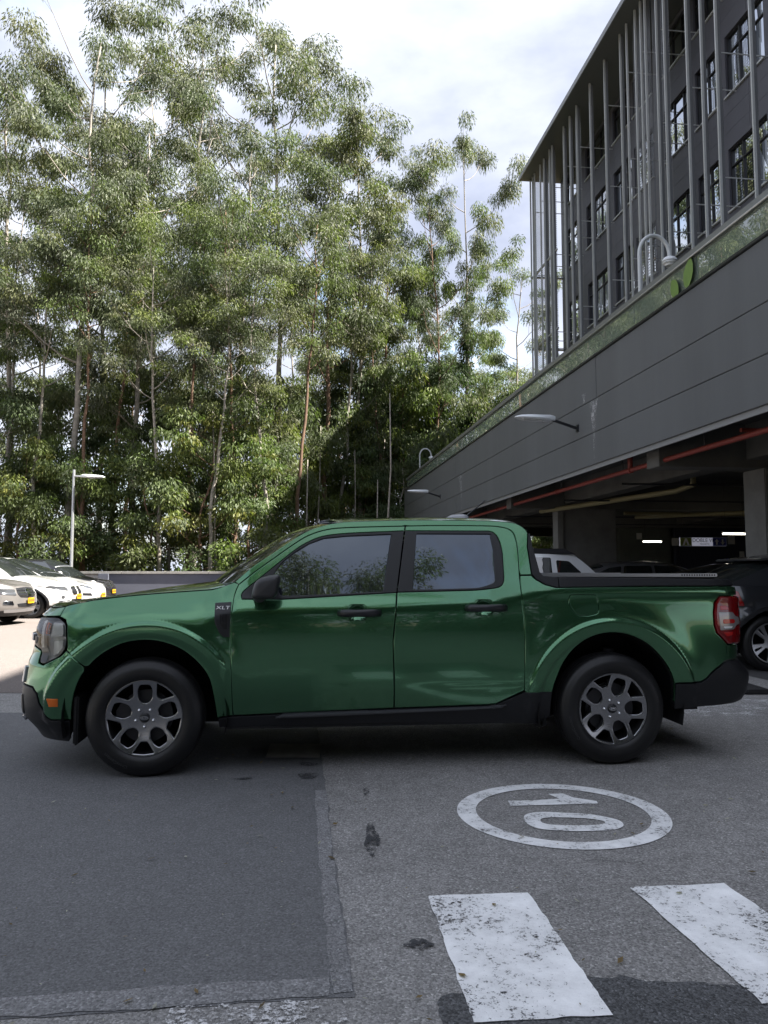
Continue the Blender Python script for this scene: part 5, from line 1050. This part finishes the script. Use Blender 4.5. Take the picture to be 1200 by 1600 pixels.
put('eucalyptus_tree', TB, 25, 352, 36, 175, .4, 'dense eucalyptus with dark trunk at the middle of the forest', BARKB, group='tall eucalyptus trees')
put('eucalyptus_tree', TD, 24, 618, 49, 300, 1.9, 'eucalyptus filling the gap left of the right hand crowns', group='tall eucalyptus trees')
put('eucalyptus_tree', TE, 24, 805, 54, 395, 2.9, 'small far eucalyptus beside the corner of the office fins', group='tall eucalyptus trees')
put('eucalyptus_tree', TA, 26, 250, 45, 60, 3.0, 'eucalyptus half hidden behind the pale trunks left of centre', group='tall eucalyptus trees')
put('dense_tree', TH, 12, 668, 48, 585, .5, 'dense round dark green tree above the far end of the fascia', lm=LEAF2)
for i, (p, Y, yt, lb) in enumerate(((48, 31.5, 330, 'just left of the lamp post'), (132, 32, 300, 'between the lamp post and the pale straight trunk'), (250, 31.5, 380, 'right of the pale straight trunk'), (288, 33, 300, 'above the front of the truck hood'), (328, 31, 400, 'above the truck hood near its middle'), (372, 32.5, 290, 'above the base of the windscreen'), (415, 31.5, 360, 'above the windscreen'), (462, 34, 300, 'above the windscreen top'), (535, 43, 330, 'between the red brown and the grey trunk'), (600, 44, 380, 'just left of the far fascia end'), (8, 33, 260, 'at the very left picture edge'), (180, 34, 250, 'beside the pale straight trunk on its left'))):
    put('slim_eucalyptus', (TI, TJ)[i % 2], (23, 21)[i % 2], p, Y, yt, i * 1.3, 'slim young eucalyptus ' + lb, BARKB if i % 3 == 1 else None, group='slim young eucalyptus trees')
rng = random.Random(5); k = 0
ORD = 'first second third fourth fifth sixth seventh eighth ninth tenth eleventh twelfth thirteenth fourteenth fifteenth sixteenth seventeenth eighteenth nineteenth twentieth twenty-first twenty-second twenty-third twenty-fourth'.split()
for q_, (p, Y, yt) in enumerate(sorted([(30, 31.5, 690), (70, 36, 600), (135, 32, 700), (165, 36, 590), (240, 32, 690), (265, 37, 580), (310, 31.5, 640), (340, 36, 600), (390, 32, 690), (415, 37, 580), (455, 40, 650), (485, 44, 600), (530, 45, 660), (548, 47, 560), (600, 44, 670), (625, 47, 590), (-15, 33, 600), (760, 48, 600), (800, 50, 640), (700, 48, 640), (838, 45, 760), (870, 47, 780), (560, 43, 730), (640, 43, 720)])):
    put('understorey_tree', (TF, TG)[k % 2], (10, 9)[k % 2], p, Y, yt, rng.random() * 6, 'leafy understorey tree behind the low wall, ' + ORD[q_] + ' from the left', BARKB if k % 3 else None, group='understorey trees behind the wall', lm=LEAF2); k += 1
for q_, (p, Y, yt) in enumerate([(-30, 56, 470), (60, 60, 420), (190, 62, 440), (330, 61, 400), (455, 62, 450), (540, 57, 480), (640, 60, 470), (755, 62, 560), (840, 66, 570), (900, 70, 560)]):
    put('distant_tree', (TB, TE, TD)[k % 3], (25, 24, 24)[k % 3], p, Y, yt, rng.random() * 6, 'half hidden eucalyptus of the far row, ' + ORD[q_] + ' from the left', group='far row of eucalyptus', wide=1.25); k += 1
# ivy on the one trunk
rg = np.random.default_rng(3); zz = rg.random(80) * 11 + 4.5; C = np.stack([rg.normal(0, .18, 80), rg.normal(0, .18, 80), zz], 1)
V, Q, cl = leaves(C, np.full(80, .42), 7000, rg, [(.03, .055, .022), (.04, .065, .025)], .15, .09, .5); iv = link('ivy', fast_mesh('ivy', V, Q, cl), LEAF2, ivy)
# undergrowth along the foot of the forest
rg = np.random.default_rng(11); n = 420; C = np.stack([rg.uniform(-27, 8, n), rg.uniform(29.3, 40, n), rg.random(n) ** 1.6 * 2.6 + .2], 1)
V, Q, cl = leaves(C, rg.uniform(.4, .95, n), 90000, rg, DKG + EUC[:3] + BRI[:2], .2, .075, .35); link('undergrowth', fast_mesh('undergrowth', V, Q, cl), LEAF2, label='dense leafy undergrowth behind the low wall', category=None) if False else tag(link('undergrowth', fast_mesh('undergrowth', V, Q, cl), LEAF2), 'dense leafy undergrowth behind the low boundary wall', 'undergrowth', kind='stuff')
# slim bare saplings
SAP = MB().tube([(0, 0, 0), (.08, 0, 3), (.02, .05, 6), (.15, 0, 9.5)], [.055, .045, .035, .02], 7)
sm = mesh('sapling_trunk', SAP.V, SAP.F, True)
for i in range(22):
    s_ = link('sapling', sm, (BARK, BARKB)[i % 2] if i == 0 else BARK); Y = rng.uniform(31.5, 44); s_.location = (px(rng.uniform(-20, 640), Y), Y, 0); s_.rotation_euler = (rng.uniform(-.04, .04), rng.uniform(-.05, .05), rng.random() * 6); s_.scale = (1, 1, rng.uniform(.5, .95)); tag(s_, 'slim bare sapling stem among the undergrowth behind the wall', 'sapling', 'bare saplings in the forest')
# planting on the deck behind the glass
rg = np.random.default_rng(21); n = 240; s_ = rg.uniform(7, 36.5, n); C = np.stack([s_, -rg.uniform(.62, 1.7, n), 5.12 + rg.random(n) * .5], 1)
V, Q, cl = leaves(C, rg.uniform(.15, .35, n), 42000, rg, BRI + BRI + EUC, .14, .03, .1); pl = link('deck_planting', fast_mesh('deck_planting', V, Q, cl), LEAF2); pl.location = GO; pl.rotation_euler = (0, 0, GR); tag(pl, 'low ferny planting behind the glass rail of the deck', 'planting', kind='stuff')
BIG = M('big_light_green_leaf', (.13, .22, .05), .4, var=.15, vscale=6)
bl = empty('broad_leaf_plant', GO, GR); tag(bl, 'plant with two large light green leaves behind the glass rail', 'plant')
for s_, z_, tilt, sz in ((9.98, 5.46, .25, .20), (10.38, 5.38, -.55, .17)):
    P = [(0, -1), (.35, -.85), (.6, -.4), (.66, .1), (.5, .6), (.2, .95), (0, 1.1), (-.2, .95), (-.5, .6), (-.66, .1), (-.6, -.4), (-.35, -.85)]
    V = [(0, 0, 0)] + [(x * sz, .12 * abs(x) * sz - .1 * y * sz, y * sz) for x, y in P]; V = [(x * math.cos(tilt) - z * math.sin(tilt) + s_, -.075 + y * .3, x * math.sin(tilt) + z * math.cos(tilt) + z_) for x, y, z in V]
    link('leaf', mesh('leaf', V, [(0, i + 1, (i + 1) % 12 + 1) for i in range(12)], True), BIG, bl); MB().tube([(s_ + .1, -.4, 5.0), (s_ + sz * math.sin(tilt), -.09, z_ - sz * math.cos(tilt))], .012, 6).build('stalk', BIG, bl)
# trees across the driveway behind the viewer (seen mirrored in the truck's paint and windows)
rr_ = random.Random(8); spots = [(-1.6, -18, TB, 25, 17, 1.3), (.9, -17.5, TB, 25, 15.5, 1.35)]
for i in range(19): spots.append((-27 + i * 2.2 + rr_.uniform(-.6, .6), -17 + rr_.uniform(-2.5, 1.5) + max(0, -14 - (-27 + i * 2.2)) * 1.1, TH, 12, rr_.uniform(8.5, 11), 1.35))
for i, (x, y, tm, H0, h, wd) in enumerate(spots):
    tree('roadside_tree', tm, x, y, i * 1.7, (wd, h / H0), 'roadside tree behind the viewer, mirrored in the green truck', group='trees mirrored in the truck', lm=LEAF2)
rg = np.random.default_rng(31); n = 300; xx = rg.uniform(-28, 15, n); C = np.stack([xx, -15.5 + rg.uniform(-.8, .8, n) + np.maximum(0, -14 - xx) * 1.1, rg.random(n) * 2.8], 1)
V, Q, cl = leaves(C, rg.uniform(.5, 1., n), 40000, rg, DKG, .26, .11, .3); tag(link('roadside_hedge', fast_mesh('roadside_hedge', V, Q, cl), LEAF2), 'tall leafy hedge behind the viewer, mirrored in the truck doors', 'hedge', kind='stuff')
# the forest goes on to the left of the picture (mirrored in the deck's glass rail)
for i, (x, y, tm, H0, h) in enumerate(((-27, 36, TA, 26, 26), (-31, 40, TB, 25, 27), (-35, 35, TC, 27, 26), (-29, 47, TC, 27, 29), (-40, 42, TA, 26, 27), (-36, 50, TB, 25, 28), (-46, 38, TB, 25, 27), (-44, 50, TC, 27, 29))):
    tree('eucalyptus_tree', tm, x, y, i * 2.1, (1.15, h / H0), 'eucalyptus left of the picture, mirrored in the deck glass', group='eucalyptus mirrored in the deck glass')
# fallen leaves and grit on the asphalt
rg = np.random.default_rng(77); n = 420; X = np.stack([rg.uniform(-3, 3.2, n), 2.1 + rg.random(n) ** 1.5 * 5, np.full(n, .012)], 1); a = rg.random(n) * 6.28; L_ = .006 + .016 * rg.random(n) ** 3
dx = np.stack([np.cos(a), np.sin(a), rg.normal(0, .15, n)], 1) * L_[:, None]; dy = np.stack([-np.sin(a), np.cos(a), rg.normal(0, .15, n)], 1) * (L_ * .4)[:, None]
V = np.stack([X - dx, X - dy, X + dx, X + dy], 1).reshape(-1, 3); cl = np.array([(.22, .16, .08), (.35, .33, .28), (.12, .09, .05), (.4, .39, .36)])[rg.integers(0, 4, n)]
tag(link('leaf_litter', fast_mesh('leaf_litter', V, np.arange(4 * n).reshape(-1, 4), np.concatenate([cl, np.ones((n, 1))], 1)), LEAF2), 'scattered dry leaf bits and grit on the asphalt', 'leaf litter', kind='stuff')
# hairline cracks in the old asphalt, thin ribbons of dark tar
CRK = M('dark_crack_tar', (.03, .03, .032), .9)
for i, (x, y, a, ln) in enumerate(((1.55, 3.7, -.2, .6), (.75, 3.42, .15, .5))):
    rq = random.Random(i + 40); P = []; q = a
    for k in range(int(ln / .035)):
        P.append((x, y)); q += rq.gauss(0, .45); q += (a - q) * .35; x += .035 * math.cos(q); y += .035 * math.sin(q)
    V = []; n = len(P)
    for k, (px_, py_) in enumerate(P): w_ = .0012 * (1 - abs(2 * k / n - 1)) + rq.random() * .0006; V += [(px_ - w_, py_ - w_, .0045), (px_ + w_, py_ + w_, .0045)]
    link('crack', mesh('crack', V, [(2 * k, 2 * k + 1, 2 * k + 3, 2 * k + 2) for k in range(n - 1)]), CRK, kind='structure')
